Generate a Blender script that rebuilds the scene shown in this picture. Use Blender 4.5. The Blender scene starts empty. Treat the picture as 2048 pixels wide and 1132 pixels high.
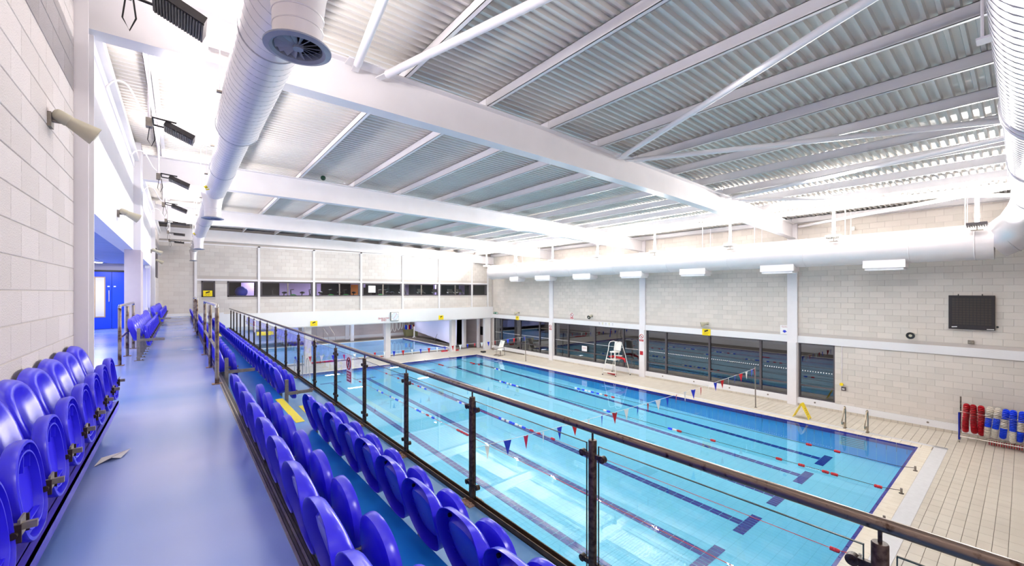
import bpy, math, random
from mathutils import Vector, Matrix
random.seed(7)
S = bpy.context.scene
C = S.collection
PI = math.pi
CZ = 4.94                     # camera height above the pool deck

# ------------------------------------------------------------------ camera
cam = bpy.data.cameras.new('camera'); camo = bpy.data.objects.new('camera', cam); C.objects.link(camo)
camo.location = (0, 0, CZ); camo.rotation_euler = (PI/2, 0, -math.radians(38.858))
cam.sensor_width = 36; cam.lens = 826.63/2048*36; cam.shift_y = 18/2048; cam.clip_start = .05; cam.clip_end = 200
S.camera = camo
# ------------------------------------------------------------------ world / exposure
w = bpy.data.worlds.new('world'); S.world = w; w.use_nodes = True
w.node_tree.nodes['Background'].inputs[0].default_value = (.012, .014, .03, 1)
w.node_tree.nodes['Background'].inputs[1].default_value = 1.0
S.view_settings.view_transform = 'Standard'; S.view_settings.look = 'None'
S.view_settings.exposure = 0.24; S.view_settings.gamma = 1; S.view_settings.use_curve_mapping = False
# ------------------------------------------------------------------ lights
def area(name, loc, rot, sx, sy, power, col=(1, 1, 1)):
    l = bpy.data.lights.new(name, 'AREA'); l.shape = 'RECTANGLE'; l.size = sx; l.size_y = sy; l.energy = power; l.color = col
    o = bpy.data.objects.new(name, l); C.objects.link(o); o.location = loc; o.rotation_euler = rot
    return o
LWARM = (1, .92, .90); LCOOL = (1, .96, .92)
UPR_Y = [.93]+[.76+3.76*i for i in range(1, 8)]
UPL_Y = [4.45, 7.8, 11.3, 14.85, 18.15, 21.55, 25.0]
for y in UPR_Y:
    area('uplight_lamp', (19.2, y, 7.22), (PI, math.radians(-50), 0), .45, .3, 980 if y < 25 else 360, LCOOL)
for y in [-2.6, 1.1] + UPL_Y:
    area('floodlight_lamp', (.0, y, 7.46), (PI, math.radians(36), 0), .35, .3, 72 if y < 24 else 44, LWARM)
# fill lights added at beam level to brighten the hall, no fittings there
for y in (3.2, 10.2, 17.8, 25.2):
    area('roof_fill_light', (6.0, y, 8.25), (0, 0, 0), 1.4, 1.4, 45 if y < 5 else 150, (1, .95, .92))
    area('roof_fill_light', (13.5, y, 8.1), (0, 0, 0), 1.4, 1.4, 130, (1, .96, .92))
area('roof_fill_light', (1.4, -2.6, 8.0), (0, 0, 0), 1.4, 1.4, 220, LWARM)  # one more added fill light, behind the camera
for x in (5, 11, 17):  # fill lights added under the gallery, without any fittings
    area('under_gallery_fill_light', (x, 33.5, 2.66), (0, 0, 0), 1.2, .3, 95, (1, .96, .96))
    area('under_gallery_fill_light', (x, 40, 2.66), (0, 0, 0), 1.2, .3, 95, (1, .94, .95))
for y in (8.5, 12.5, 19.0):
    area('corridor_lamp', (-2.1, y, 5.88), (0, 0, 0), .25, .25, 42, (.85, .9, 1))
for x in (4, 8, 12, 17):
    area('gym_lamp', (x, 31.0, 6.0), (0, 0, 0), .5, .5, 60, (.9, .82, 1))

# ------------------------------------------------------------------ materials
def lin(c): return tuple(((x+.055)/1.055)**2.4 if x > .04045 else x/12.92 for x in c)
def mat(name, rgb, rough=.5, metal=0., noise=0., nscale=8., bump=0., bscale=40., spec=.5, rgb2=None, coat=0., thr=None, stretch=None):
    m = bpy.data.materials.new(name); m.use_nodes = True; nt = m.node_tree; N = nt.nodes; L = nt.links
    b = N['Principled BSDF']; c = lin(rgb)+(1,)
    b.inputs['Base Color'].default_value = c; b.inputs['Roughness'].default_value = rough; b.inputs['Metallic'].default_value = metal
    b.inputs['Specular IOR Level'].default_value = spec; b.inputs['Coat Weight'].default_value = coat; b.inputs['Coat Roughness'].default_value = .2
    geo = N.new('ShaderNodeNewGeometry'); vec = geo.outputs['Position']
    if stretch:
        mp = N.new('ShaderNodeMapping'); mp.inputs['Scale'].default_value = stretch; L.new(vec, mp.inputs[0]); vec = mp.outputs[0]
    if noise or rgb2:
        n = N.new('ShaderNodeTexNoise'); n.inputs['Scale'].default_value = nscale; n.inputs['Detail'].default_value = 5; L.new(vec, n.inputs['Vector'])
        r = N.new('ShaderNodeValToRGB'); L.new(n.outputs['Fac'], r.inputs[0])
        t = thr or (.35, .65)
        r.color_ramp.elements[0].position = t[0]; r.color_ramp.elements[1].position = t[1]
        a = c; d = lin(rgb2)+(1,) if rgb2 else tuple(min(1, x*(1-noise)) for x in c[:3])+(1,)
        r.color_ramp.elements[0].color = d; r.color_ramp.elements[1].color = a
        L.new(r.outputs[0], b.inputs['Base Color'])
    if bump:
        n2 = N.new('ShaderNodeTexNoise'); n2.inputs['Scale'].default_value = bscale; n2.inputs['Detail'].default_value = 4; L.new(vec, n2.inputs['Vector'])
        bp = N.new('ShaderNodeBump'); bp.inputs['Strength'].default_value = bump; bp.inputs['Distance'].default_value = .01
        L.new(n2.outputs['Fac'], bp.inputs['Height']); L.new(bp.outputs[0], b.inputs['Normal'])
    return m
def cellmat(name, rgb, axis, L0, H0, var=.06, rough=.75, bump=.25, bscale=60, axis2='Z', bond=.5, spec=.3, tint=None):
    """block / tile paint whose tone changes a little from unit to unit"""
    m = mat(name, rgb, rough, bump=bump, bscale=bscale, spec=spec); nt = m.node_tree; N = nt.nodes; L = nt.links; b = N['Principled BSDF']
    geo = N.new('ShaderNodeNewGeometry'); sp = N.new('ShaderNodeSeparateXYZ'); L.new(geo.outputs['Position'], sp.inputs[0])
    def M(op, a, v, v2=None):
        n = N.new('ShaderNodeMath'); n.operation = op
        for k, q in enumerate((a, v)):
            if isinstance(q, (int, float)): n.inputs[k].default_value = q
            else: L.new(q, n.inputs[k])
        return n.outputs[0]
    row = M('FLOOR', M('DIVIDE', sp.outputs[axis2], H0), 0.)
    off = M('MULTIPLY', M('MODULO', M('ADD', row, 1000.), 2.), bond)
    col = M('FLOOR', M('ADD', M('DIVIDE', sp.outputs[axis], L0), off), 0.)
    cb = N.new('ShaderNodeCombineXYZ'); L.new(row, cb.inputs[0]); L.new(col, cb.inputs[1])
    wn = N.new('ShaderNodeTexWhiteNoise'); wn.noise_dimensions = '3D'; L.new(cb.outputs[0], wn.inputs[0])
    n3 = N.new('ShaderNodeTexNoise'); n3.inputs['Scale'].default_value = 1.1; n3.inputs['Detail'].default_value = 6; L.new(geo.outputs['Position'], n3.inputs['Vector'])
    f = M('ADD', M('MULTIPLY', wn.outputs[0], .55), M('MULTIPLY', n3.outputs['Fac'], .5))
    mx = N.new('ShaderNodeMix'); mx.data_type = 'RGBA'; L.new(f, mx.inputs[0])
    c = lin(rgb); d = lin(tint) if tint else tuple(x*(1-var*2) for x in c)
    mx.inputs[6].default_value = d+(1,); mx.inputs[7].default_value = c+(1,); L.new(mx.outputs[2], b.inputs['Base Color'])
    return m
def glassmat(name, tint, ior=1.45, rough=0.0, refl=(1, 1, 1), bump=0.):
    m = bpy.data.materials.new(name); m.use_nodes = True; nt = m.node_tree; N = nt.nodes; L = nt.links
    N.remove(N['Principled BSDF']); out = N['Material Output']
    tr = N.new('ShaderNodeBsdfTransparent'); tr.inputs[0].default_value = tint+(1,)
    gl = N.new('ShaderNodeBsdfGlossy'); gl.inputs['Roughness'].default_value = rough; gl.inputs['Color'].default_value = refl+(1,)
    fr = N.new('ShaderNodeFresnel')       # same reflectance seen from either side of the sheet
    gb = N.new('ShaderNodeNewGeometry'); mi = N.new('ShaderNodeMix'); mi.data_type = 'FLOAT'; L.new(gb.outputs['Backfacing'], mi.inputs[0])
    mi.inputs[2].default_value = ior; mi.inputs[3].default_value = 1/ior; L.new(mi.outputs[0], fr.inputs[0])
    mx = N.new('ShaderNodeMixShader'); L.new(fr.outputs[0], mx.inputs[0]); L.new(tr.outputs[0], mx.inputs[1]); L.new(gl.outputs[0], mx.inputs[2]); L.new(mx.outputs[0], out.inputs['Surface'])
    if bump:
        geo = N.new('ShaderNodeNewGeometry')
        n = N.new('ShaderNodeTexNoise'); n.inputs['Scale'].default_value = 1.6; n.inputs['Detail'].default_value = 3; L.new(geo.outputs['Position'], n.inputs['Vector'])
        bp = N.new('ShaderNodeBump'); bp.inputs['Strength'].default_value = bump; bp.inputs['Distance'].default_value = .02; L.new(n.outputs['Fac'], bp.inputs['Height'])
        L.new(bp.outputs[0], gl.inputs['Normal']); L.new(bp.outputs[0], fr.inputs['Normal'])
    return m
def emit(name, rgb, st):
    m = bpy.data.materials.new(name); m.use_nodes = True; b = m.node_tree.nodes['Principled BSDF']
    b.inputs['Base Color'].default_value = lin(rgb)+(1,); b.inputs['Emission Color'].default_value = lin(rgb)+(1,); b.inputs['Emission Strength'].default_value = st
    return m
M = dict(
 block_l=cellmat('block_left', (.82, .79, .79), 'Y', .45, .225, .05, bump=.75, bscale=90, tint=(.74, .71, .70)),
 block_r=cellmat('block_right', (.88, .85, .82), 'Y', .45, .225, .05, bump=.3, tint=(.80, .78, .75)),
 block_f=cellmat('block_far', (.87, .85, .83), 'X', .45, .225, .05, bump=.3, tint=(.80, .77, .75)),
 mortar=mat('mortar', (.76, .73, .71), .9),
 steel_white=mat('white_painted_steel', (.93, .92, .93), .38, noise=.04, nscale=2, spec=.4),
 deck_sheet=mat('roof_sheet_paint', (.90, .885, .86), .42, metal=.05, noise=.06, nscale=1.2, spec=.5),
 plaster=mat('white_plaster', (.92, .91, .93), .6, noise=.03, nscale=1.5),
 fascia=mat('fascia_white', (.92, .92, .93), .55, noise=.02, nscale=1),
 floor_blue=mat('blue_floor_resin', (.66, .72, .93), .26, rgb2=(.36, .55, .85), nscale=.55, thr=(.28, .62), spec=.8, coat=.5),  # whitish sheen put into the pale base tone, over bluer patches
 floor_aisle=mat('blue_aisle_resin', (.05, .42, .80), .33, rgb2=(.12, .50, .82), nscale=2.2, thr=(.35, .75), spec=.5),
 floor_front=mat('pale_blue_resin', (.30, .50, .72), .4, rgb2=(.42, .60, .76), nscale=2.5, thr=(.35, .75)),
 nosing=mat('ribbed_nosing', (.42, .39, .38), .45, metal=.5, noise=.3, nscale=12),
 nosing_l=mat('nosing_edge', (.72, .68, .62), .35, metal=.7, noise=.2, nscale=20),
 seat=mat('blue_seat_plastic', (.19, .15, .88), .28, noise=.10, nscale=3, spec=.6),
 seat_in=mat('dark_blue_seat_upholstery', (.05, .05, .42), .45),
 beam_blue=mat('blue_seat_beam', (.36, .30, .86), .35),
 zinc=mat('galvanised_bracket', (.58, .55, .51), .5, metal=.55, noise=.25, nscale=25),
 bolt=mat('rusty_bolt', (.22, .16, .14), .6, metal=.5),
 rail=mat('tarnished_steel', (.50, .44, .40), .3, metal=.85, rgb2=(.20, .14, .11), nscale=16, thr=(.3, .52)),
 rail_h=mat('handrail_tarnish', (.47, .41, .37), .3, metal=.8, rgb2=(.22, .13, .08), nscale=22, thr=(.30, .42)),
 post=mat('bronze_post', (.33, .27, .24), .42, metal=.6, rgb2=(.18, .12, .10), nscale=35, thr=(.35, .6)),
 post_w=mat('worn_rail_post', (.62, .57, .50), .35, metal=.7, rgb2=(.33, .23, .17), nscale=9, thr=(.36, .58)),
 rust=mat('rust_plate', (.50, .36, .26), .8, rgb2=(.66, .56, .48), nscale=30),
 gutter=mat('brown_channel', (.36, .27, .19), .55, metal=.3, noise=.4, nscale=14),
 glass=glassmat('balustrade_glass', (.93, .965, .96), 1.45),
 glass_edge=mat('glass_edge', (.10, .17, .16), .2),
 glass_win=glassmat('window_glass', (.55, .58, .62), 2.05),
 water=glassmat('pool_water', (.86, .965, .985), 1.33, 0.004, bump=.012),
 water2=glassmat('learner_pool_water', (.82, .93, .98), 1.33, 0.01, bump=.05),
 tile_deck=cellmat('deck_tile', (.86, .83, .78), 'X', .4, .2, .05, rough=.42, bump=.12, bscale=150, axis2='Y', spec=.45, tint=(.80, .765, .71)),
 tile_grout=mat('deck_grout', (.50, .46, .42), .8),
 coping=cellmat('coping_tile', (.93, .90, .84), 'X', .25, .25, .04, rough=.4, bump=.05, axis2='Y', bond=0, tint=(.89, .85, .78)),
 grate=mat('overflow_grating', (.93, .93, .94), .5, noise=.05, nscale=9),
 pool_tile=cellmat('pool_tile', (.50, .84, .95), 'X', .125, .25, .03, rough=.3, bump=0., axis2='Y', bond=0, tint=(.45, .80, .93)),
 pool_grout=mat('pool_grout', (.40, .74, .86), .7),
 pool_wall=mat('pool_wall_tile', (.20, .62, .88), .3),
 navy=mat('navy_tile', (.03, .08, .52), .25),
 navy_grout=mat('navy_grout', (.45, .62, .80), .6),
 pool2=mat('learner_tile', (.60, .80, .93), .35),
 frame=mat('dark_window_frame', (.33, .31, .33), .45, metal=.3),
 black=mat('black_plastic', (.11, .10, .11), .45),
 blackm=mat('black_case', (.13, .11, .125), .38, noise=.1, nscale=60),
 cream=mat('cream_horn', (.72, .70, .62), .45),
 duct=mat('duct_white', (.90, .88, .885), .34, metal=.15, spec=.5, noise=.03, nscale=3),
 duct_s=mat('duct_silver', (.85, .84, .86), .32, metal=.45, noise=.04, nscale=3),
 seam=mat('duct_seam', (.72, .72, .75), .4, metal=.3),
 diff=mat('diffuser_grey', (.58, .60, .66), .4, noise=.1, nscale=10),
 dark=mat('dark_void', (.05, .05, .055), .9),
 night=mat('night_ground', (.03, .045, .06), 1.),
 yellow=mat('safety_yellow', (.97, .86, .05), .45),
 tape=mat('yellow_tape', (.95, .87, .18), .5, noise=.1, nscale=20),
 red=mat('red_plastic', (.78, .07, .13), .4),
 dred=mat('dark_red_ring', (.68, .05, .12), .38, noise=.1, nscale=30),
 blue=mat('flag_blue', (.03, .16, .75), .55),
 ringblue=mat('ring_blue', (.10, .28, .92), .38),
 white=mat('white_plastic', (.95, .94, .92), .4),
 offwhite=mat('ring_white', (.90, .87, .82), .45),
 door=mat('blue_door', (.02, .26, .90), .35, noise=.05, nscale=2),
 chrome=mat('stainless', (.80, .78, .75), .2, metal=1.),
 brass=mat('ladder_stainless', (.62, .58, .52), .22, metal=1.),
 wood=mat('beech_lipping', (.72, .60, .42), .5),
 vision=mat('vision_panel', (.86, .84, .80), .5),
 soffit=mat('soffit_panel', (.52, .60, .82), .55, noise=.05, nscale=4),
 corridor=mat('corridor_paint', (.80, .79, .88), .6),
 pier=mat('pier_paint', (.78, .74, .76), .6, noise=.03),
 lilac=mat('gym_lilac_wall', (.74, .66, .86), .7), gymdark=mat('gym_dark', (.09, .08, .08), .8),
 gymorange=mat('gym_orange_door', (.70, .40, .12), .5), gymgreen=mat('gym_green', (.15, .62, .25), .5),
 lamp=emit('lamp_glow', (1, 1, 1), 30), glow=emit('warm_gym_light', (1, .9, .7), 9),
 drape=mat('white_cover', (.86, .84, .93), .6, bump=.3, bscale=3), signw=mat('sign_white', (.94, .94, .94), .4), signr=mat('sign_red', (.68, .06, .13), .4), signg=mat('sign_green', (.05, .45, .30), .4), signb=mat('sign_blue', (.03, .16, .70), .4), cable=mat('white_conduit', (.90, .88, .90), .4),
 binm=mat('olive_bin', (.62, .62, .45), .6), lav=mat('lavender_sheet', (.72, .72, .90), .5),
 dial=mat('clock_dial', (.86, .89, .95), .4), brownprint=mat('brown_print', (.62, .50, .08), .5), faded=mat('faded_grey', (.74, .74, .78), .5), fadedy=mat('faded_yellow', (.82, .80, .60), .5),
 paper=mat('paper', (.88, .86, .85), .7), pinkwall=cellmat('block_pool_hall', (.84, .79, .78), 'X', .45, .225, .05, bump=.2, tint=(.78, .73, .72)),
)

# ------------------------------------------------------------------ mesh helpers
class MB:
    def __init__(s): s.v = []; s.f = []; s.sm = False
    def quad(s, a, b, c, d):
        i = len(s.v); s.v += [a, b, c, d]; s.f.append((i, i+1, i+2, i+3)); return s
    def box(s, x0, x1, y0, y1, z0, z1):
        i = len(s.v)
        s.v += [(x0,y0,z0),(x1,y0,z0),(x1,y1,z0),(x0,y1,z0),(x0,y0,z1),(x1,y0,z1),(x1,y1,z1),(x0,y1,z1)]
        s.f += [(i,i+3,i+2,i+1),(i+4,i+5,i+6,i+7),(i,i+1,i+5,i+4),(i+1,i+2,i+6,i+5),(i+2,i+3,i+7,i+6),(i+3,i,i+4,i+7)]
        return s
    def bbox(s, x0, x1, y0, y1, z0, z1, c, face='x'):
        """box with a chamfered front (face axis 'x-','x+','y-','z+')"""
        i = len(s.v)
        def P(a, b, d):   # a,b in plane, d depth
            return {'x': (d, a, b), 'y': (a, d, b), 'z': (a, b, d)}[face[0]]
        A = {'x': (y0, y1, z0, z1, x0, x1), 'y': (x0, x1, z0, z1, y0, y1), 'z': (x0, x1, y0, y1, z0, z1)}[face[0]]
        a0, a1, b0, b1, d0, d1 = A
        if face[1] == '-': back, front, mid = d1, d0, d0+c
        else: back, front, mid = d0, d1, d1-c
        s.v += [P(a0,b0,back),P(a1,b0,back),P(a1,b1,back),P(a0,b1,back),P(a0,b0,mid),P(a1,b0,mid),P(a1,b1,mid),P(a0,b1,mid),
                P(a0+c,b0+c,front),P(a1-c,b0+c,front),P(a1-c,b1-c,front),P(a0+c,b1-c,front)]
        for k in range(4):
            n = (k+1) % 4
            s.f += [(i+k, i+n, i+4+n, i+4+k), (i+4+k, i+4+n, i+8+n, i+8+k)]
        s.f.append((i+8, i+9, i+10, i+11)); return s
    def tube(s, pts, r, n=10, cap=True, r1=None):
        pts = [Vector(p) for p in pts]; i0 = len(s.v); K = len(pts)
        up = None
        for k, p in enumerate(pts):
            d = (pts[min(k+1, K-1)]-pts[max(k-1, 0)]).normalized()
            if up is None: up = Vector((0, 0, 1)) if abs(d.z) < .9 else Vector((1, 0, 0))
            a = d.cross(up).normalized(); up = a.cross(d).normalized()
            rr = r[k] if isinstance(r, (list, tuple)) else r
            for j in range(n):
                t = 2*PI*j/n; s.v.append(tuple(p+a*math.cos(t)*rr+up*math.sin(t)*rr))
        for k in range(K-1):
            for j in range(n):
                q = i0+k*n; s.f.append((q+j, q+(j+1) % n, q+n+(j+1) % n, q+n+j))
        if cap: s.f += [tuple(i0+j for j in range(n))[::-1], tuple(i0+(K-1)*n+j for j in range(n))]
        return s
    def cyl(s, a, b, r, n=14): return s.tube([a, b], r, n)
    def sphere(s, c, r, n=12, m=8, sz=1.):
        i0 = len(s.v)
        for k in range(m+1):
            ph = PI*k/m
            for j in range(n):
                t = 2*PI*j/n; s.v.append((c[0]+r*math.sin(ph)*math.cos(t), c[1]+r*math.sin(ph)*math.sin(t), c[2]+r*sz*math.cos(ph)))
        for k in range(m):
            for j in range(n): q = i0+k*n; s.f.append((q+j, q+n+j, q+n+(j+1) % n, q+(j+1) % n))
        return s
    def torus(s, c, R, r, axis=(0, 0, 1), n=20, m=8):
        q = Vector((0, 0, 1)).rotation_difference(Vector(axis)); i0 = len(s.v)
        for k in range(n):
            t = 2*PI*k/n
            for j in range(m):
                u = 2*PI*j/m; p = q @ Vector(((R+r*math.cos(u))*math.cos(t), (R+r*math.cos(u))*math.sin(t), r*math.sin(u)))
                s.v.append((p.x+c[0], p.y+c[1], p.z+c[2]))
        for k in range(n):
            for j in range(m): s.f.append((i0+k*m+j, i0+((k+1) % n)*m+j, i0+((k+1) % n)*m+(j+1) % m, i0+k*m+(j+1) % m))
        return s
    def prism(s, poly, a, b, axis='x'):
        """extrude a polygon from a to b along axis; poly gives the other two coordinates"""
        def P(p, d): return {'x': (d, p[0], p[1]), 'y': (p[0], d, p[1]), 'z': (p[0], p[1], d)}[axis]
        i = len(s.v); n = len(poly); s.v += [P(p, a) for p in poly]+[P(p, b) for p in poly]
        s.f += [tuple(range(i, i+n)), tuple(range(i+n, i+2*n))[::-1]]
        for k in range(n): s.f.append((i+k, i+(k+1) % n, i+n+(k+1) % n, i+n+k))
        return s
    def obox(s, c, ax, ay, az, hx, hy, hz):
        """oriented box"""
        c, ax, ay, az = map(Vector, (c, ax, ay, az)); i = len(s.v)
        for sz in (-1, 1):
            for sx, sy in ((-1,-1),(1,-1),(1,1),(-1,1)): s.v.append(tuple(c+ax*hx*sx+ay*hy*sy+az*hz*sz))
        s.f += [(i,i+3,i+2,i+1),(i+4,i+5,i+6,i+7),(i,i+1,i+5,i+4),(i+1,i+2,i+6,i+5),(i+2,i+3,i+7,i+6),(i+3,i,i+4,i+7)]
        return s
    def mesh(s, name, m, off=(0, 0, 0), smooth=False):
        me = bpy.data.meshes.new(name); me.from_pydata([(x-off[0], y-off[1], z-off[2]) for x, y, z in s.v], [], s.f)
        mats = m if isinstance(m, (list, tuple)) else [m]
        for q in mats: me.materials.append(q)
        me.validate(); me.update()
        if smooth:
            me.shade_smooth()
            try: me.set_sharp_from_angle(angle=math.radians(38))
            except Exception: pass
        return me
    def build(s, name, m, parent=None, label=None, kind=None, smooth=False, cat=None, group=None):
        off = wloc(parent) if parent else (0, 0, 0)
        if isinstance(m, str): m = M[m]
        o = bpy.data.objects.new(name, s.mesh(name, m, off, smooth)); C.objects.link(o)
        if parent: o.parent = parent
        tag(o, label, cat, group, kind)
        return o
def wloc(o):
    v = Vector((0, 0, 0))
    while o: v += o.location; o = o.parent
    return v
def tag(o, label=None, cat=None, group=None, kind=None):
    if label: o['label'] = label
    if cat: o['category'] = cat
    if group: o['group'] = group
    if kind: o['kind'] = kind
    return o
def empty(name, loc, label=None, cat=None, group=None, kind=None):
    o = bpy.data.objects.new(name, None); C.objects.link(o); o.location = loc; o.empty_display_size = .1
    return tag(o, label, cat, group, kind)
def inst(me, name, loc, parent=None):
    o = bpy.data.objects.new(name, me); C.objects.link(o)
    if parent: o.parent = parent; loc = Vector(loc)-wloc(parent)
    o.location = loc; return o
def copy_tree(o, loc=None, rz=None, label=None, parent=None, group=None):
    c = o.copy(); C.objects.link(c)
    if parent is not None: c.parent = parent
    if loc is not None: c.location = loc
    if rz is not None: c.rotation_euler.z = rz
    if label: c['label'] = label
    if group: c['group'] = group
    for ch in list(o.children): copy_tree(ch, parent=c)
    return c
ORD = ['first','second','third','fourth','fifth','sixth','seventh','eighth','ninth','tenth','eleventh','twelfth','thirteenth','fourteenth','fifteenth','sixteenth','seventeenth','eighteenth','nineteenth','twentieth','twenty-first','twenty-second','twenty-third','twenty-fourth','twenty-fifth','twenty-sixth','twenty-seventh']
M['floor_blue'].node_tree.nodes['Noise Texture'].inputs['Detail'].default_value = 1.5
def text(s, size, loc, rot, m, parent=None, name='lettering', align='CENTER', ex=.002):
    cu = bpy.data.curves.new(name, 'FONT'); cu.body = s; cu.size = size; cu.align_x = align; cu.align_y = 'CENTER'; cu.extrude = ex; cu.space_line = .8
    cu.materials.append(M[m]); o = bpy.data.objects.new(name, cu); C.objects.link(o)
    if parent: o.parent = parent; loc = Vector(loc)-wloc(parent)
    o.location = loc; o.rotation_euler = rot
    me = bpy.data.meshes.new_from_object(o); n = bpy.data.objects.new(name, me); C.objects.link(n)
    n.parent = parent; n.location = o.location; n.rotation_euler = rot; bpy.data.objects.remove(o); n.name = name; return n
def marks(parent, loc, wall, w_, h, rows, per, m, seed=1):
    """rows of tiny print too small to read; wall 'r' faces -X, 'f' faces -Y"""
    rnd = random.Random(seed); q = MB(); x, y, z = loc; rh = h/rows
    for r in range(rows):
        zz = z+h/2-rh*(r+.5); a = -w_/2*rnd.uniform(.75, 1); e = w_/2*rnd.uniform(.75, 1)
        st = (e-a)/per
        for k in range(per):
            l = st*rnd.uniform(.5, .85); u0 = a+st*k
            for (c0, c1, d0, d1) in ((0, l*.25, -.32, .32), (0, l, .2, .32)) if (k+r) % 2 else ((0, l*.25, -.32, .32), (l*.7, l, -.32, .32), (0, l, -.32, -.2)):
                if wall == 'r': q.box(x-.002, x, y-(u0+c1), y-(u0+c0), zz+d0*rh, zz+d1*rh)
                else: q.box(x+u0+c0, x+u0+c1, y-.002, y, zz+d0*rh, zz+d1*rh)
    return q.build('small_print', m, parent, kind='stuff')
# text rotations:  on a wall facing -X (right wall) / facing -Y (far wall)
RX = (PI/2, 0, -PI/2); RY = (PI/2, 0, 0)

# ------------------------------------------------------------------ levels
ZW = 3.62; ZA = 3.26; ZB = 2.90      # walkway, upper tier, lower tier
XL = -.84; XR = 21.1; YF = 28.9; YN = -5.0
def beam_top(x): return CZ+3.48-.00139*(x-2)**2
def beam_bot(x): return CZ+2.84-.00137*(x-2)**2
def roof(x): return beam_top(x)+.24

# ------------------------------------------------------------------ block walls
def blocks(wall, plane, sgn, a0, a1, z0, z1, exclude, matname, axis='x', near=(0, 0, CZ), nmax=300, depth=.007, JV=.005):
    """running bond blockwork proud of the mortar plane; plane normal is sgn*axis"""
    L0, H0, J = .45, .225, .006
    full, rest = [], MB(); cand = []
    r = int(math.floor(z0/H0))
    fa = axis+('+' if sgn > 0 else '-')
    def add(mb, s, e, zb, zt):
        lo, hi = (plane, plane+sgn*depth) if sgn > 0 else (plane+sgn*depth, plane)
        if axis == 'x': mb.bbox(lo, hi, s, e, zb, zt, .004, fa)
        else: mb.bbox(s, e, lo, hi, zb, zt, .004, fa)
    while r*H0 < z1:
        zb, zt = max(r*H0, z0)+J/2, min((r+1)*H0, z1)-J/2
        if zt-zb > .03:
            segs = [(a0, a1)]
            for (ea, eb, ez0, ez1) in exclude:
                if ez1 > zb+.02 and ez0 < zt-.02:
                    ns = []
                    for s, e in segs:
                        if eb <= s or ea >= e: ns.append((s, e)); continue
                        if ea > s: ns.append((s, ea))
                        if eb < e: ns.append((eb, e))
                    segs = ns
            off = (r % 2)*L0*.5
            for s, e in segs:
                k = math.floor((s+off)/L0)
                while k*L0-off < e:
                    ba, bb = max(k*L0-off, s)+JV/2, min((k+1)*L0-off, e)-JV/2
                    if bb-ba > .02:
                        isf = (bb-ba) > L0-JV-.001 and (zt-zb) > H0-J-.001
                        p = Vector((plane, (ba+bb)/2, (zb+zt)/2)) if axis == 'x' else Vector(((ba+bb)/2, plane, (zb+zt)/2))
                        fwd = p.x*math.sin(math.radians(38.86))+p.y*math.cos(math.radians(38.86)); rt = p.x*math.cos(math.radians(38.86))-p.y*math.sin(math.radians(38.86))
                        vis = fwd > .3 and abs(rt/max(fwd, .01)) < 1.3 and -.68 < (p.z-CZ)/max(fwd, .01) < .73
                        if isf and vis: cand.append(((p-Vector(near)).length, ba, bb, zb, zt))
                        else: add(rest, ba, bb, zb, zt)
                    k += 1
        r += 1
    cand.sort(); proto = None
    for i, (d, ba, bb, zb, zt) in enumerate(cand):
        if i < nmax:
            if proto is None:
                pm = MB()
                hw, hh = (L0-JV)/2, (H0-J)/2
                if axis == 'x': pm.bbox(min(0, sgn*depth), max(0, sgn*depth), -hw, hw, -hh, hh, .004, fa)
                else: pm.bbox(-hw, hw, min(0, sgn*depth), max(0, sgn*depth), -hh, hh, .004, fa)
                proto = pm.mesh('block', M[matname])
            c = (plane, (ba+bb)/2, (zb+zt)/2) if axis == 'x' else ((ba+bb)/2, plane, (zb+zt)/2)
            inst(proto, 'block', c, wall)
        else: add(rest, ba, bb, zb, zt)
    if rest.f: rest.build('blockwork', matname, wall, kind='stuff')

# right wall -------------------------------------------------------
COLS = [6.43, 14.0, 21.58, 28.95]
wr = empty('wall_right', (XR, 12, 0), kind='structure')
WZ0, WZ1 = .34, 2.74
openings = [(4.93, 6.22, WZ0, WZ1), (6.6, 13.8, WZ0, WZ1), (14.2, 21.35, WZ0, WZ1), (21.8, 28.7, WZ0, WZ1)]
mb = MB(); TH = .35
mb.box(XR, XR+TH, YN, YF+.3, WZ1, 8.6).box(XR, XR+TH, YN, YF+.3, -.1, WZ0)
ys = [YN]+[v for o in openings for v in o[:2]]+[YF+.3]
for a, b in zip(ys[::2], ys[1::2]): mb.box(XR, XR+TH, a, b, WZ0, WZ1)
mb.build('wall_core', 'mortar', wr)
ex = list(openings)+[(c-.19, c+.19, 0, 9) for c in COLS]+[(YN, YF, 2.72, 3.04), (YN, YF, 0, .34)]
blocks(wr, XR, -1, -4.5, YF, .34, 8.2, ex, 'block_r')
MB().box(XR-.05, XR+.02, YN, YF, 2.73, 3.03).build('ring_beam', 'fascia', wr)
for c in COLS[:3]:
    q = MB().box(XR-.09, XR+.01, c-.19, c+.19, 0, 8.3); q.box(XR-.14, XR-.09, c-.17, c+.17, 0, 2.73).build('column_casing', 'steel_white', wr)
MB().box(XR-.06, XR, YN, YF, .10, .34).build('plinth', 'fascia', wr)
MB().box(XR-.16, XR+.0, YN, YF, 7.92, 8.14).build('eaves_beam', 'steel_white', wr)
pm = MB().bbox(-.012, 0, -.096, .096, .005, .095, .003, 'x-').mesh('skirting_tile', M['tile_deck'])
for i in range(130):
    y = -1.4+.2*i
    if y > YF: break
    inst(pm, 'skirting_tile', (XR-.03, y+.1, 0), wr)
MB().box(XR-.03, XR, YN, YF, 0, .1).build('skirting_bed', 'tile_grout', wr)
pm = MB().cyl((-.012, 0, 0), (0, 0, 0), .035, 12).box(-.02, -.008, -.03, .03, -.012, .012).mesh('vent_cap', M['zinc'])
for y in (2.2, 3.9, 5.6, 7.4, 9.1, 10.9, 12.7): inst(pm, 'vent_cap', (XR-.06, y, .24), wr)
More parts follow.
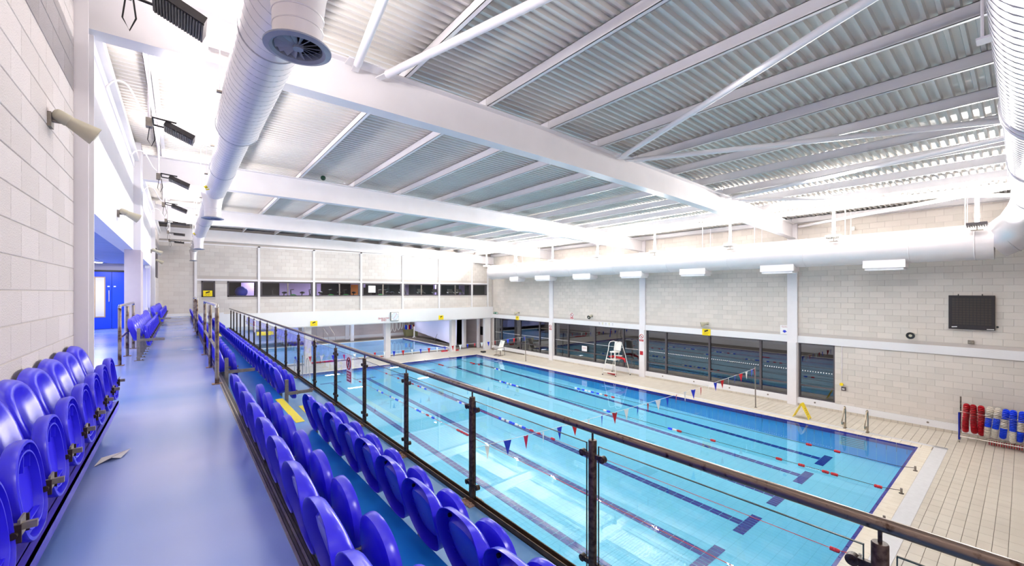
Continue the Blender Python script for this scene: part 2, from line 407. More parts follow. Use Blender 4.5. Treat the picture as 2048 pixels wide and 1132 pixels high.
# windows
def window(name, y0, y1, mull, dots=True, notice=None):
    wd = empty(name, (XR+.1, y0, WZ0), kind='structure')
    f = MB(); X0, X1 = XR+.04, XR+.16
    f.box(X0, X1, y0, y1, WZ0, WZ0+.06).box(X0, X1, y0, y1, WZ1-.06, WZ1).box(X0, X1, y0, y0+.06, WZ0, WZ1).box(X0, X1, y1-.06, y1, WZ0, WZ1)
    f.build('frame', 'frame', wd)
    ed = [y0]+mull+[y1]
    for m_ in mull: MB().box(X0-.01, X1, m_-.045, m_+.045, WZ0, WZ1).build('mullion', 'frame', wd)
    for a, b in zip(ed, ed[1:]):
        MB().box(X0, X1, a+.04, b-.04, .86, .92).build('transom', 'frame', wd)
        MB().box(X0+.05, X0+.062, a+.04, b-.04, .92, WZ1-.05).build('pane', 'glass_win', wd)
        MB().box(X0+.05, X0+.062, a+.04, b-.04, WZ0+.05, .86).build('pane', 'glass_win', wd)
        if dots:
            d = MB(); y = a+.12
            while y < b-.1:
                d.cyl((X0+.044, y, 1.52), (X0+.049, y, 1.52), .024, 8); y += .094
            d.build('manifestation_dots', 'signw', wd, kind='stuff')
        else: MB().box(X0+.044, X0+.049, a+.1, b-.1, 1.50, 1.54).build('manifestation_strip', 'signw', wd)
    MB().box(XR, XR+.04, y1-.002, y1, WZ0, WZ1).box(XR-.0, XR+.04, y0, y1, WZ0-.002, WZ0+.012).build('reveal', 'fascia', wd)
    return wd
window('window_1', 21.8, 28.7, [22.95, 25.2, 27.65])
w2 = window('window_2', 14.2, 21.35, [15.4, 17.65, 20.0])
window('window_3', 6.6, 13.8, [7.75, 10.14, 12.56])
window('window_4', 4.93, 6.22, [])
n = MB().box(XR+.02, XR+.03, 17.72+.55, 18.22+.5, .98, 1.33).build('paper_notice', 'signw', cat='notice', label='white paper notice stuck on the glass left of the lifeguard chair')
marks(n, (XR+.019, 18.495, 1.19), 'r', .34, .12, 2, 7, 'signr')
# outside at night
MB().box(XR+TH, 45, -6, 46, -.3, -.1).build('ground', 'night', kind='structure')

# left wall --------------------------------------------------------
wl = empty('wall_left', (XL, 3, ZW), kind='structure')
MB().box(XL-.25, XL, YN, 6.3, ZW-.3, 8.9).build('wall_core', 'mortar', wl)
blocks(wl, XL, 1, YN, 6.07, ZW, 8.6, [], 'block_l', JV=.0015)
zl = CZ+1.0
def column_left(y):
    q = MB().box(XL-.26, XL+.11, y, y+.02, ZW, 8.5).box(XL-.26, XL+.11, y+.36, y+.38, ZW, 8.5).box(XL-.09, XL-.07, y+.02, y+.36, ZW, 8.5)
    q.build('column', 'steel_white', wl)
column_left(6.08); column_left(21.3)
MB().box(XL-.25, XL, 6.46, 21.3, zl, 8.6).build('lintel_wall', 'plaster', wl)
MB().box(XL-.16, XL+.13, 13.24, 14.05, ZW, zl+.0).build('pier', 'pier', wl)
MB().box(XL+.0, XL+.13, 13.24, 14.05, zl, 8.5).build('pier_upper', 'plaster', wl)
MB().box(XL-.25, XL, 21.68, YF+.2, ZW-.3, 8.6).build('end_wall_core', 'mortar', wl)
blocks(wl, XL, 1, 21.68, YF, ZW, 8.3, [(24.6, 26.4, ZW+2.0, ZW+3.3)], 'block_l', nmax=0)
MB().box(XL, XL+.05, 24.6, 26.4, ZW+2.0, ZW+3.3).build('grey_patch', 'frame', wl)  # plain grey patch standing off the wall towards the far corner
MB().box(XL+.0, XL+.10, 6.46, YF, 8.05, 8.15).box(XL, XL+.02, 6.46, YF, 7.9, 8.3).build('wall_girt', 'steel_white', wl)
# corridor behind the opening
cor = empty('wall_corridor', (-2.6, 13, ZW), kind='structure')
MB().box(-2.95, -2.75, 6.2, 20.7, ZW-.2, 6.4).build('side_wall', 'corridor', cor)
MB().box(-2.95, XL-.2, 6.1, 6.3, ZW-.2, 6.4).build('near_wall', 'corridor', cor)
q = MB().box(-2.95, -2.72, 20.6, 20.8, ZW, 6.4).box(-2.72, -1.40, 20.6, 20.8, ZW+2.1, 6.4).box(-1.40, XL+.0, 20.6, 20.8, ZW, 6.4); q.build('end_wall', 'corridor', cor)
MB().box(-2.9, -2.72, 20.62, 20.8, ZW, ZW+2.2).build('infill', 'corridor', cor)
so = empty('ceiling_corridor', (-2, 13, zl), kind='structure')
for k in range(24):
    y = 6.35+.6*k
    if y+.59 > 20.7: break
    for x0, x1 in ((-2.8, -1.96), (-1.94, XL-.255)):
        MB().bbox(x0, x1, y, y+.585, zl, zl+.04, .006, 'z-').build('soffit_panel', 'soffit', so)
MB().box(-2.95, XL-.26, 6.2, 20.8, zl+.042, zl+.12).build('soffit_back', 'dark', so)
for i, y in enumerate((19.1, 12.5)):
    t = empty('downlight', (-2.1, y, zl), 'round white downlight in corridor ceiling '+('above the blue doors' if i == 0 else 'nearer the seats'), 'ceiling light')
    MB().cyl((-2.1, y, zl-.03), (-2.1, y, zl+.01), .16, 24).build('bezel', 'white', t); MB().cyl((-2.1, y, zl-.036), (-2.1, y, zl-.03), .13, 24).build('lens', 'lamp', t)
# blue double door
d = empty('door_1', (-2.1, 20.58, ZW), kind='structure')
MB().box(-2.72, -2.68, 20.5, 20.62, ZW, ZW+2.1).box(-1.44, -1.40, 20.5, 20.62, ZW, ZW+2.1).box(-2.72, -1.4, 20.5, 20.62, ZW+2.04, ZW+2.1).build('door_frame', 'black', d)
l1 = MB().box(-2.68, -1.885, 20.55, 20.6, ZW+.01, ZW+2.04).build('door_leaf', 'door', d)
l2 = MB().box(-1.875, -1.44, 20.55, 20.6, ZW+.01, ZW+2.04).build('door_leaf', 'door', d)
MB().box(-2.32, -2.04, 20.535, 20.55, ZW+.42, ZW+1.86).build('lipping', 'wood', l1)
MB().box(-2.29, -2.07, 20.53, 20.54, ZW+.45, ZW+1.83).build('vision_panel', 'vision', l1)
MB().cyl((-1.945, 20.49, ZW+.98), (-1.945, 20.49, ZW+1.38), .014).box(-1.96, -1.93, 20.49, 20.55, ZW+1.0, ZW+1.03).box(-1.96, -1.93, 20.49, 20.55, ZW+1.33, ZW+1.36).build('pull_handle', 'chrome', l1)
for x in (-1.96, -1.80):
    MB().box(x-.03, x+.03, 20.54, 20.55, ZW+1.5, ZW+1.54).build('door_sign', 'signw', l1 if x < -1.9 else l2)
pc = empty('pull_cord_switch', (-.95, 20.58, ZW+1.6), 'white pull cord switch hanging on the wall behind the pier', 'switch')
MB().box(-.99, -.87, 20.54, 20.6, 5.83, 5.93).build('switch_box', 'white', pc); MB().cyl((-.94, 20.56, 4.36), (-.94, 20.56, 5.83), .006, 6).build('cord', 'cable', pc); MB().box(-1.0, -.9, 20.54, 20.6, 4.26, 4.36).build('lower_box', 'offwhite', pc)

# far wall ---------------------------------------------------------
wf = empty('wall_far', (10, YF, 3), kind='structure')
GZ0, GZ1 = 4.66, 5.56
mb = MB(); fh = 3.68
mb.box(XL-.2, XR+.3, YF, YF+.25, fh, GZ0).box(XL-.2, XR+.3, YF, YF+.25, GZ1, 8.6)
mb.box(XL-.2, .98, YF, YF+.25, GZ0, GZ1).box(1.60, 2.18, YF, YF+.25, GZ0, GZ1).box(20.5, XR+.3, YF, YF+.25, GZ0, GZ1)
mb.build('wall_core', 'mortar', wf)
PX = [.72, 3.74, 6.80, 9.83, 12.88, 15.91, 18.97, 20.6]
exf = [(p-.07, p+.07, 0, 9) for p in PX]+[(2.18, 20.5, GZ0-.02, GZ1+.02), (.98, 1.6, GZ0-.02, GZ1+.02), (.72, 20.6, 5.57, 5.69)]
blocks(wf, YF, -1, XL, XR-.05, fh, 7.64, exf, 'block_f', axis='y')
for p in PX: MB().box(p-.06, p+.06, YF-.06, YF, fh, 7.66).build('wall_post', 'steel_white', wf)
MB().box(.72, 20.55, YF-.05, YF, 5.58, 5.68).build('window_head_rail', 'steel_white', wf)
MB().box(XL, XR, YF-.10, YF, fh-1.0+.06, fh).build('fascia_board', 'fascia', wf)
MB().box(XL, XR, YF-.03, YF+.6, fh-1.0, fh-.94).build('fascia_return', 'fascia', wf)
MB().box(XL, 2.0, YF-.09, YF-.03, ZW, ZW+.14).build('skirting', 'fascia', wf)
MB().box(XL, .6, YF-.06, YF, 7.62, 7.70).box(.6, XR, YF-.06, YF, 7.60, 7.66).build('head_trim', 'steel_white', wf)
MB().box(XL-.2, 2.3, YF, YF+.3, -.1, fh).build('stand_end_wall', 'plaster', wf)
# gym windows
def gwin(name, x0, x1, mull, thin):
    g = empty(name, (x0, YF, GZ0), kind='structure')
    Y0, Y1 = YF-.02, YF+.1
    MB().box(x0, x1, Y0, Y1, GZ0, GZ0+.07).box(x0, x1, Y0, Y1, GZ1-.07, GZ1).box(x0, x0+.07, Y0, Y1, GZ0, GZ1).box(x1-.07, x1, Y0, Y1, GZ0, GZ1).build('frame', 'frame', g)
    for m_ in mull: MB().box(m_-.17, m_+.17, Y0-.01, Y1, GZ0, GZ1).build('mullion', 'frame', g)
    for m_ in thin: MB().box(m_-.025, m_+.025, Y0, Y1, GZ0, GZ1).build('glazing_bar', 'zinc', g)
    ed = sorted([x0]+mull+thin+[x1])
    for a, b in zip(ed, ed[1:]): MB().box(a+.02, b-.02, YF+.04, YF+.052, GZ0+.05, GZ1-.05).build('pane', 'glass', g)
gwin('window_5', 2.18, 20.5, PX[1:7], [5.3, 8.4, 11.4, 14.4, 17.4])
gwin('window_6', .98, 1.60, [], [])
# gym room
gr = empty('wall_gym', (10, 31, 4), kind='structure')
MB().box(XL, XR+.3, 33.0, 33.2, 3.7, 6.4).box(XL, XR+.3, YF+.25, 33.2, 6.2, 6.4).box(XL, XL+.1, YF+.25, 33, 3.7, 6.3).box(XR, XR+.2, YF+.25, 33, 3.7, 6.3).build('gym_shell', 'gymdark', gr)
MB().box(5.5, 8.2, 32.8, 32.98, 3.7, 6.2).box(3.1, 3.8, 31.5, 31.6, 3.7, 6.2).box(10.4, 11.5, 32.8, 32.98, 5.3, 5.9).box(14.0, 14.35, 31, 31.3, 3.7, 6.2).box(16.9, 17.25, 31.4, 31.7, 3.7, 6.2).box(20.0, 20.5, 32.4, 32.6, 3.7, 6.2).build('lilac_wall', 'lilac', gr)
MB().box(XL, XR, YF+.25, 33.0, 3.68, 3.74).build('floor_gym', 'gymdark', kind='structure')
t = empty('wooden_door', (10.5, 31.9, 3.74), 'orange wooden door seen through the gym window', 'door')
MB().box(10.1, 10.95, 31.9, 31.96, 3.74, 5.5).build('door_panel', 'gymorange', t); MB().box(10.78, 10.84, 31.86, 31.9, 4.6, 5.2).build('glowing_door_glass', 'glow', t)  # the door's glass glows by itself, light put into its material
MB().box(10.35, 10.85, YF-.006, YF+.03, 4.9, 5.38).build('paper_poster', 'signw', cat='poster', label='pale poster stuck on the gym window glass')
gb = MB().sphere((2.95, 29.9, 4.95), .33, 18, 12).build('exercise_ball', 'blue', cat='ball', label='blue exercise ball behind the left end of the gym window', smooth=True)
gl = [(8.2, 30.3), (7.0, 30.8), (10.1, 30.2)]
for i, (x, y) in enumerate(gl):
    t = MB().sphere((x, y, 5.66), .09, 12, 8, .6).build('gym_spotlight', 'glow', cat='ceiling light', label=['bright warm spotlight in the gym, middle one of three', 'bright warm spotlight in the gym, leftmost of three', 'bright warm spotlight in the gym, rightmost of three'][i], group='gym spotlights')
def treadmill(x, y, kind, lab):
    t = empty(kind, (x, y, 3.74), lab, 'exercise machine', 'exercise machines behind the gym window')
    MB().box(x-.35, x+.35, y-.2, y+1.2, 3.74, 3.95).build('base', 'black', t)
    MB().cyl((x-.3, y, 3.95), (x-.25, y+.1, 4.95), .03, 8).cyl((x+.3, y, 3.95), (x+.25, y+.1, 4.95), .03, 8).build('uprights', 'blackm', t)
    MB().obox((x, y+.08, 5.05), (1, 0, 0), (0, .6, .8), (0, -.8, .6), .22, .14, .03).build('console', 'zinc', t)
    MB().tube([(x-.3, y-.15, 4.85), (x-.3, y+.1, 4.92), (x+.3, y+.1, 4.92), (x+.3, y-.15, 4.85)], .022, 8).build('handlebar', 'white', t)
xs = [13.4, 14.9, 16.2, 17.6, 18.5]
for i, x in enumerate(xs): treadmill(x, 30.0, 'treadmill', 'dark treadmill behind the gym window, %s from the left of the row' % ORD[i])
def bike(x, y, g, lab):
    t = empty('exercise_bike', (x, y, 3.74), lab, 'exercise machine', 'exercise machines behind the gym window')
    MB().box(x-.5, x+.5, y-.08, y+.08, 3.74, 3.84).build('base', 'black', t)
    MB().cyl((x-.25, y-.06, 4.5), (x-.25, y+.06, 4.5), .3, 20).build('flywheel', g, t)
    MB().cyl((x+.2, y, 3.84), (x+.28, y, 4.85), .035, 8).cyl((x-.3, y, 3.9), (x-.4, y, 5.05), .035, 8).build('post', 'blackm', t)
    MB().sphere((x+.3, y, 4.9), .16, 10, 6, .45).build('saddle', 'black', t)
    MB().tube([(x-.25, y-.2, 5.1), (x-.42, y, 5.08), (x-.25, y+.2, 5.1)], .022, 8).build('handlebar', 'blackm', t)
for i, (x, y, g) in enumerate([(5.0, 30.0, 'black'), (6.1, 30.2, 'gymgreen'), (7.2, 30.1, 'black'), (8.4, 30.0, 'gymgreen'), (9.5, 30.3, 'gymgreen'), (11.9, 30.0, 'gymgreen'), (12.5, 30.6, 'black')]):
    bike(x, y, g, 'exercise bike with a %s flywheel behind the gym window, %s from the left' % ('green' if g == 'gymgreen' else 'black', ORD[i]))

# ------------------------------------------------------------------ roof
ce = empty('ceiling', (10, 12, 8.5), kind='structure')
BY = [6.43, 14.0, 21.58, 28.72]
def roof_beam(y):
    n_ = 26; xs = [XL-.1+(XR+.15-XL)*i/n_ for i in range(n_+1)]; m_ = MB()
    def strip(ya, yb, fz0, fz1):
        for a, b in zip(xs, xs[1:]):
            i = len(m_.v)
            for x in (a, b):
                for yy, zz in ((ya, fz0(x)), (yb, fz0(x)), (yb, fz1(x)), (ya, fz1(x))): m_.v.append((x, yy, zz))
            for k in range(4): m_.f.append((i+k, i+4+k, i+4+(k+1) % 4, i+(k+1) % 4))
    strip(y-.13, y+.13, beam_bot, lambda x: beam_bot(x)+.022)
    strip(y-.13, y+.13, lambda x: beam_top(x)-.022, beam_top)
    strip(y-.012, y+.012, lambda x: beam_bot(x)+.02, lambda x: beam_top(x)-.02)
    o = m_.build('roof_beam', 'steel_white', ce)
    MB().box(XL+.0, XL+.03, y-.14, y+.14, beam_bot(0)-.02, beam_top(0)).build('end_plate', 'steel_white', o)
    b = MB()
    for k in range(6):
        for s in (-.07, .07): b.cyl((XL+.03, y+s, beam_bot(0)+.07+.1*k), (XL+.055, y+s, beam_bot(0)+.07+.1*k), .018, 6)
    b.build('bolts', 'white', o, kind='stuff')
for y in [-1.12]+BY: roof_beam(y)
PXs = [-.35, 1.28]+[2.92+1.635*i for i in range(12)]
bays = [(YN, -1.125), (-1.115, 6.425), (6.435, 13.995), (14.005, 21.575), (21.585, YF)]
for x in PXs:
    z = beam_top(x)
    for k, (a, b) in enumerate(bays):
        m_ = MB()
        m_.box(x-.004, x+.004, a, b, z+.005, z+.225).box(x-.07, x+.004, a, b, z+.005, z+.013).box(x-.004, x+.07, a, b, z+.217, z+.225)
        m_.box(x-.07, x-.062, a, b, z+.005, z+.03)
        p = m_.build('purlin', 'steel_white', ce)
    for y in [-1.12]+BY[:3]:
        q = MB().box(x+.005, x+.013, y-.11, y+.11, z, z+.2); q.cyl((x+.016, y-.07, z+.12), (x+.03, y-.07, z+.12), .014, 6).cyl((x+.016, y+.07, z+.12), (x+.03, y+.07, z+.12), .014, 6)
        q.build('purlin_cleat', 'steel_white', ce)
# trapezoidal roof sheets
SW = .92; pit = SW/6; n_ = 22; xs = [XL-.3+(XR+.5-XL)*i/n_ for i in range(n_+1)]
m_ = MB(); prof = []
for k in range(6):
    b0 = k*pit
    prof += [(b0, 0), (b0+.046, 0), (b0+.060, .062), (b0+.139, .062)]
prof.append((SW, 0))
for x in xs:
    for (py, pz) in prof: m_.v.append((x, py, roof(x)+pz))
np_ = len(prof)
for i in range(n_):
    for j in range(np_-1): a = i*np_+j; m_.f.append((a, a+1, a+np_+1, a+np_))
sheet = m_.mesh('roof_sheet', M['deck_sheet'])
y = YN
while y < YF:
    inst(sheet, 'roof_sheet', (0, y, 0), ce); y += SW
MB().box(XL-.4, XR+.4, YN, YF+.3, 9.0, 9.1).build('roof_deck_top', 'dark', ce)
# bracing tubes between the beams over the camera
br = [((2.05, 6.24, 3.36), (1.0, -1.0, 3.36)), ((2.45, 6.24, 3.36), (4.4, -1.0, 3.33)), ((8.45, 6.24, 3.33), (5.1, -1.0, 3.33)), ((8.8, 6.24, 3.33), (12.6, -1.0, 3.2)), ((14.4, 6.24, 3.18), (12.9, -1.0, 3.18)), ((14.8, 6.24, 3.18), (20.6, -1.0, 2.92)), ((21.0, 6.24, 2.86), (17.6, -1.0, 3.0))]
for a, b in br:
    A = Vector(a)+Vector((0, 0, CZ-.03)); B = Vector(b)+Vector((0, 0, CZ-.03)); dv = (B-A).normalized()
    t = MB().tube([A+dv*.12, B-dv*.1], .057, 14).build('bracing_tube', 'steel_white', ce, smooth=True)
    MB().obox(A+dv*.03, dv, dv.cross((0, 0, 1)), (0, 0, 1), .13, .05, .008).build('tube_end_plate', 'steel_white', t)
for x in (2.25, 8.62, 14.6):
    z = beam_top(x); q = MB().box(x-.34, x+.34, 6.1, 6.32, z-.10, z-.085)
    for k in (-.22, -.14, .14, .22): q.cyl((x+k, 6.2, z-.085), (x+k, 6.2, z-.05), .018, 6)
    q.build('gusset_plate', 'steel_white', ce)
# back wall behind the camera
MB().box(-3.2, XR+.4, YN-.2, YN, -1.5, 9).build('wall_back', 'pinkwall', kind='structure')

# ------------------------------------------------------------------ stand floors
fl = empty('floor', (0, 10, ZW), kind='structure')
MB().box(XL-2.2, .455, 6.3, YF, ZW-.25, ZW).box(XL, .455, YN, 6.3, ZW-.25, ZW).build('walkway_slab', 'floor_blue', fl)
MB().box(.40, 1.285, YN, YF, ZA-.25, ZA).build('aisle_slab', 'floor_aisle', fl)
MB().box(1.2, 2.25, YN, YF, ZB-.3, ZB).build('front_tier_slab', 'floor_front', fl)
MB().box(.40, .525, YN, YF, ZA, ZW-.012).build('riser_upper', 'floor_front', fl)
MB().box(1.2, 1.284, YN, YF, ZB, ZA-.01).build('riser_lower', 'floor_front', fl)
MB().box(2.2, 2.252, YN, YF, 2.2, ZB-.002).build('balcony_edge', 'fascia', fl)
MB().box(2.1, 2.24, YN, YF, -.1, 2.5).build('wall_below_stand', 'plaster', fl)
nz = empty('stair_nosing', (.49, 10, ZW), 'long ribbed grey metal nosing along the walkway edge', 'nosing')
for k in range(5):
    MB().box(.452+.016*k, .452+.016*k+.0125, YN, YF-.1, ZW-.006, ZW+.006).build('rib', 'nosing_l' if k in (0, 2) else 'nosing', nz)
MB().box(.452, .532, YN, YF-.1, ZW-.014, ZW-.004).box(.526, .532, YN, YF-.1, ZW-.07, ZW-.006).build('base_strip', 'nosing', nz)
for i, (x0, x1, y0, y1, z, lab) in enumerate([(1.17, 1.275, 5.87, 7.35, ZA, 'long yellow tape strip on the edge of the upper step'), (1.66, 1.75, 6.1, 8.15, ZB, 'long yellow tape strip on the lower step by the seats'), (1.17, 1.275, 19.2, 20.9, ZA, 'far yellow tape strip on the step between seat blocks')]):
    MB().box(x0, x1, y0, y1, z, z+.003).build('yellow_tape', 'tape', cat='floor tape', label=lab)
q = MB(); q.quad((-.50, 4.40, ZW+.004), (-.41, 4.46, ZW+.03), (-.37, 4.66, ZW+.006), (-.48, 4.6, ZW+.004)); q.quad((-.41, 4.46, ZW+.03), (-.36, 4.5, ZW+.004), (-.31, 4.66, ZW+.022), (-.37, 4.66, ZW+.006))
q.build('paper_scrap', 'paper', cat='litter', label='small folded scrap of white paper on the walkway by the left seats')

# ------------------------------------------------------------------ seats
def outline(n, a, b, top, bot, nar=.92):
    r = []
    for k in range(n):
        t = 2*PI*(k+.5)/n; c, s = math.cos(t), math.sin(t); e = top if s > 0 else bot
        y = a*math.copysign(abs(c)**(2/e), c); z = b*math.copysign(abs(s)**(2/e), s)
        y *= 1-(1-nar)*(1-z/b)*.5
        r.append((y, z))
    return r
def rings(ol, spec, cz, lean, taper=0.):
    m_ = MB(); n = len(ol); zm = max(z for y, z in ol)
    for k, (sc, xo) in enumerate(spec):
        for (y, z) in ol:
            zz = cz+z*sc; f = 1.
            if taper and xo < -.015 and sc > .94: f = 1-taper*max(0, z/zm)**2
            m_.v.append((lean(zz)+xo*f, y*sc, zz))
    for i in range(len(spec)-1):
        for j in range(n): m_.f.append((i*n+j, i*n+(j+1) % n, (i+1)*n+(j+1) % n, (i+1)*n+j))
    return m_
OB = outline(40, .238, .216, 2.7, 2.6, .88)
bl = lambda z: .015-.125*max(0, (z-.34)/.43)**1.25
shell = rings(OB, [(.02, -.040), (.3, -.037), (.5, -.028), (.66, -.010), (.76, .004), (.84, .012), (.90, .010), (.95, .002), (.985, -.016), (1.0, -.04), (1.012, -.075), (1.02, -.092), (1.005, -.096), (.99, -.088), (.975, -.05), (.955, -.010), (.90, .002), (.84, .004), (.78, -.006), (.72, -.030), (.66, -.050), (.5, -.058), (.3, -.060), (.02, -.060)], .585, bl, .55)
OP = outline(36, .205, .205, 2.3, 2.9, .94)
pl = lambda z: .105+(.46-z)*.12
pan = rings(OP, [(.02, -.035), (.4, -.034), (.7, -.026), (.9, -.022), (.98, -.014), (1.0, 0.), (1.015, .022), (1.0, .034), (.94, .036), (.93, .008), (.80, .006), (.79, .030), (.755, .030), (.745, .0), (.45, -.012), (.02, -.018)], .46, pl)
def make_chair():
    t = empty('folding_seat', (0, 0, 0), 'x', 'seat', 'x')
    o = shell.build('backrest', 'seat', t, smooth=True)
    q = MB()
    for z_ in (.47, .50, .56, .60):
        for y_ in (-.195, .165): q.box(bl(z_)-.045, bl(z_)-.003, y_, y_+.03, z_-.002, z_+.002)
    q.build('backrest_ribs', 'seat', o, kind='stuff')
    for y_ in (-.12, .12):
        for z_ in (.46, .70): MB().cyl((bl(z_)-.016, y_*1.5, z_), (bl(z_)+.0, y_*1.5, z_), .012, 8).build('fixing_bolt', 'bolt', o)
    s = pan.build('seat_pan', 'seat', t, smooth=True)
    r_ = MB()
    for yy in (-.1, 0, .1): r_.box(.085, .112, yy-.002, yy+.002, .53, .63)
    r_.box(.122, .140, -.17, .17, .33, .338).build('underside_ribs', 'seat', s, kind='stuff')
    for sg in (-1, 1):
        h = MB().cyl((.145, sg*.17, .385), (.145, sg*.235, .385), .013, 10).box(.12, .165, sg*.19-.004, sg*.19+.004, .35, .42)
        h.build('hinge_pin', 'bolt', t)
    return t
proto = make_chair()
used = [False]
def place(x, y, z, rz, lab, grp):
    if not used[0]:
        used[0] = True; proto.location = (x, y, z); proto.rotation_euler.z = rz; proto['label'] = lab; proto['group'] = grp; return proto
    return copy_tree(proto, (x, y, z), rz, lab, group=grp)
# shared frame parts
postm = MB().box(-.022, .018, -.02, .02, 0, .43).mesh('frame_post', M['zinc'])
footm = MB().box(-.07, .075, -.05, .05, 0, .008).cyl((.05, -.03, .008), (.05, -.03, .02), .009, 6).cyl((.05, .03, .008), (.05, .03, .02), .009, 6).mesh('foot_plate', M['zinc'])
armm = MB().box(0, .15, -.012, .012, .375, .405).box(.15, .158, -.035, .04, .36, .43).box(.158, .20, -.022, -.004, .385, .412).mesh('hinge_bracket', M['zinc'])
def row(x, z, y0, n, pitch, name, where, end=None, beam=True, endz=.62):
    """n seats from centre y0 away from the camera"""
    ya, yb = y0-pitch/2, y0+pitch*(n-.5)
    f = empty('seat_row_frame', (x, ya, z), 'metal posts and brackets carrying the %s' % where, 'seat frame', None)
    for i in range(n+1):
        y = ya+i*pitch
        inst(postm, 'frame_post', (x, y, z), f); inst(footm, 'foot_plate', (x, y, z), f); inst(armm, 'hinge_bracket', (x, y, z), f)
    if beam: MB().box(x-.03, x+.115, ya-.03, yb+.03, z+.165, z+.18).box(x+.11, x+.15, ya-.03, yb+.03, z+.165, z+.18).box(x+.14, x+.15, ya-.03, yb+.03, z+.11, z+.18).build('beam', 'beam_blue', f)
    if end is not None:
        ye = ya-.0 if end == 0 else yb
        MB().box(x-.03, x+.02, ye-.035, ye+.005, z, z+endz).box(x, x+.38, ye-.03, ye-.005, z+.37, z+.42).cyl((x+.34, ye-.04, z+.395), (x+.34, ye+.02, z+.395), .012, 8).build('end_frame', 'zinc', f)
    for i in range(n):
        place(x, y0+i*pitch, z, 0, 'blue folding seat, %s from the camera, %s' % (ORD[i], where), name)
P = .49
row(-.64, ZW, 5.68-.49*8, 9, .49, 'seats along the near left wall', 'near left wall row')
row(-.60, ZW, 10.95, 11, P, 'seats of the middle left block', 'middle left wall row', end=0, beam=False)
row(-.60, ZW, 19.2, 15, P, 'seats of the far left block', 'far left wall row', end=0, beam=False)
row(.60, ZA, 5.26-P*8, 9, P, 'seats of the near upper row', 'near upper block', beam=False)
row(.60, ZA, 8.30, 22, P, 'seats of the middle upper row', 'middle upper block', end=0, beam=False)
row(.60, ZA, 21.1, 14, P, 'seats of the far upper row', 'far upper block', end=0, beam=False)
row(1.36, ZB, 5.42-P*9, 10, P, 'seats of the near front row', 'near block by the glass', beam=False)
row(1.36, ZB, 7.75, 24, P, 'seats of the middle front row', 'middle block by the glass', end=0, beam=False)
row(1.36, ZB, 20.8, 14, P, 'seats of the far front row', 'far block by the glass', end=0, beam=False)

# ------------------------------------------------------------------ guard rails
def guard(name_lab, x, ys, zf, h=1.06, mid=.5):
    g = empty('guard_rail', (x, ys[0], zf), name_lab, 'railing')
    for y in ys:
        MB().tube([(x, y, zf), (x, y, zf+h-.04)], .026, 12).build('post', 'post_w', g, smooth=True)
        MB().box(x-.06, x+.06, y-.06, y+.06, zf, zf+.008).build('base_plate', 'rust', g)
    a, b = ys[0], ys[-1]; zt = zf+h
    MB().tube([(x, a, zt-.06), (x, a+.012, zt-.02), (x, a+.05, zt), (x, b-.05, zt), (x, b-.012, zt-.02), (x, b, zt-.06)], .025, 12).build('top_rail', 'chrome', g, smooth=True)  # brighter metal than the posts: light on the rail put into its tone
    MB().tube([(x, a, zf+mid), (x, b, zf+mid)], .021, 12).build('middle_rail', 'post_w', g, smooth=True)
guard('tarnished steel guard rail beside the walkway, nearer of two on the right', .455-.03, (7.29, 8.95, 10.85), ZW, 1.13)
guard('tarnished steel guard rail beside the walkway, farther of two on the right', .455-.03, (15.7, 17.3, 19.0), ZW, 1.13)
guard('tarnished steel guard rail on the left before the blue doors', -.83, (10.2, 11.62, 13.05), ZW, 1.07, .49)

# ------------------------------------------------------------------ glass balustrade
GX = 2.22; RZ = CZ-.425*GX
bal = empty('glass_balustrade', (GX, 10, ZB), 'long glass balustrade with bronze posts and round handrail', 'balustrade')
MB().tube([(GX, -1.5, RZ), (GX, 28.2, RZ)], .028, 18).build('handrail', 'rail_h', bal, smooth=True)
GY = [-1.13+1.5*k for k in range(20)]
pt = RZ-.075
pm = MB().tube([(0, 0, ZB), (0, 0, pt-.006), (0, 0, pt)], [.029, .029, .026], 18).mesh('baluster', M['post'], smooth=True)
nm = MB().cyl((0, 0, pt), (0, 0, RZ-.02), .0075, 10).mesh('neck', M['post'], smooth=True)
bm = MB().box(-.09, .08, -.085, .085, ZB, ZB+.012)
for a in (-.055, .055):
    for b in (-.055, .055): bm.cyl((a, b, ZB+.012), (a, b, ZB+.03), .014, 6)
bm = bm.mesh('base_plate', M['rust'])
cm = MB()
for sg in (-1, 1):
    cm.obox((0, sg*.045, 0), (0, 1, 0), (1, 0, 0), (0, 0, 1), .045, .010, .016).cyl((-.016, sg*.088, 0), (.016, sg*.088, 0), .024, 18)
    cm.cyl((-.022, sg*.088, 0), (-.016, sg*.088, 0), .010, 8)
cm = cm.mesh('glass_clamp', M['post'], smooth=True)
for y in GY:
    p = inst(pm, 'baluster', (GX, y, 0), bal)
    inst(nm, 'neck', (GX, y, 0), p); inst(bm, 'base_plate', (GX, y, 0), p)
    inst(cm, 'glass_clamp', (GX, y, pt-.11), p); inst(cm, 'glass_clamp', (GX, y, ZB+.17), p)
ga, gb_ = ZB+.05, pt-.03
gp = MB().quad((0, .05, ga), (0, 1.45, ga), (0, 1.45, gb_), (0, .05, gb_)).mesh('glass_pane', M['glass'])
ge = MB().box(-.005, .005, .05, 1.45, gb_-.004, gb_).box(-.005, .005, .05, .054, ga, gb_).box(-.005, .005, 1.446, 1.45, ga, gb_).mesh('pane_edge', M['glass_edge'])
for y in GY[:-1]:
    g = inst(gp, 'glass_pane', (GX, y, 0), bal); inst(ge, 'pane_edge', (GX, y, 0), g)
MB().box(GX-.03, GX-.022, -1.5, 28.2, ZB, ZB+.05).box(GX+.022, GX+.03, -1.5, 28.2, ZB, ZB+.05).box(GX-.03, GX+.03, -1.5, 28.2, ZB, ZB+.008).build('base_channel', 'gutter', bal)
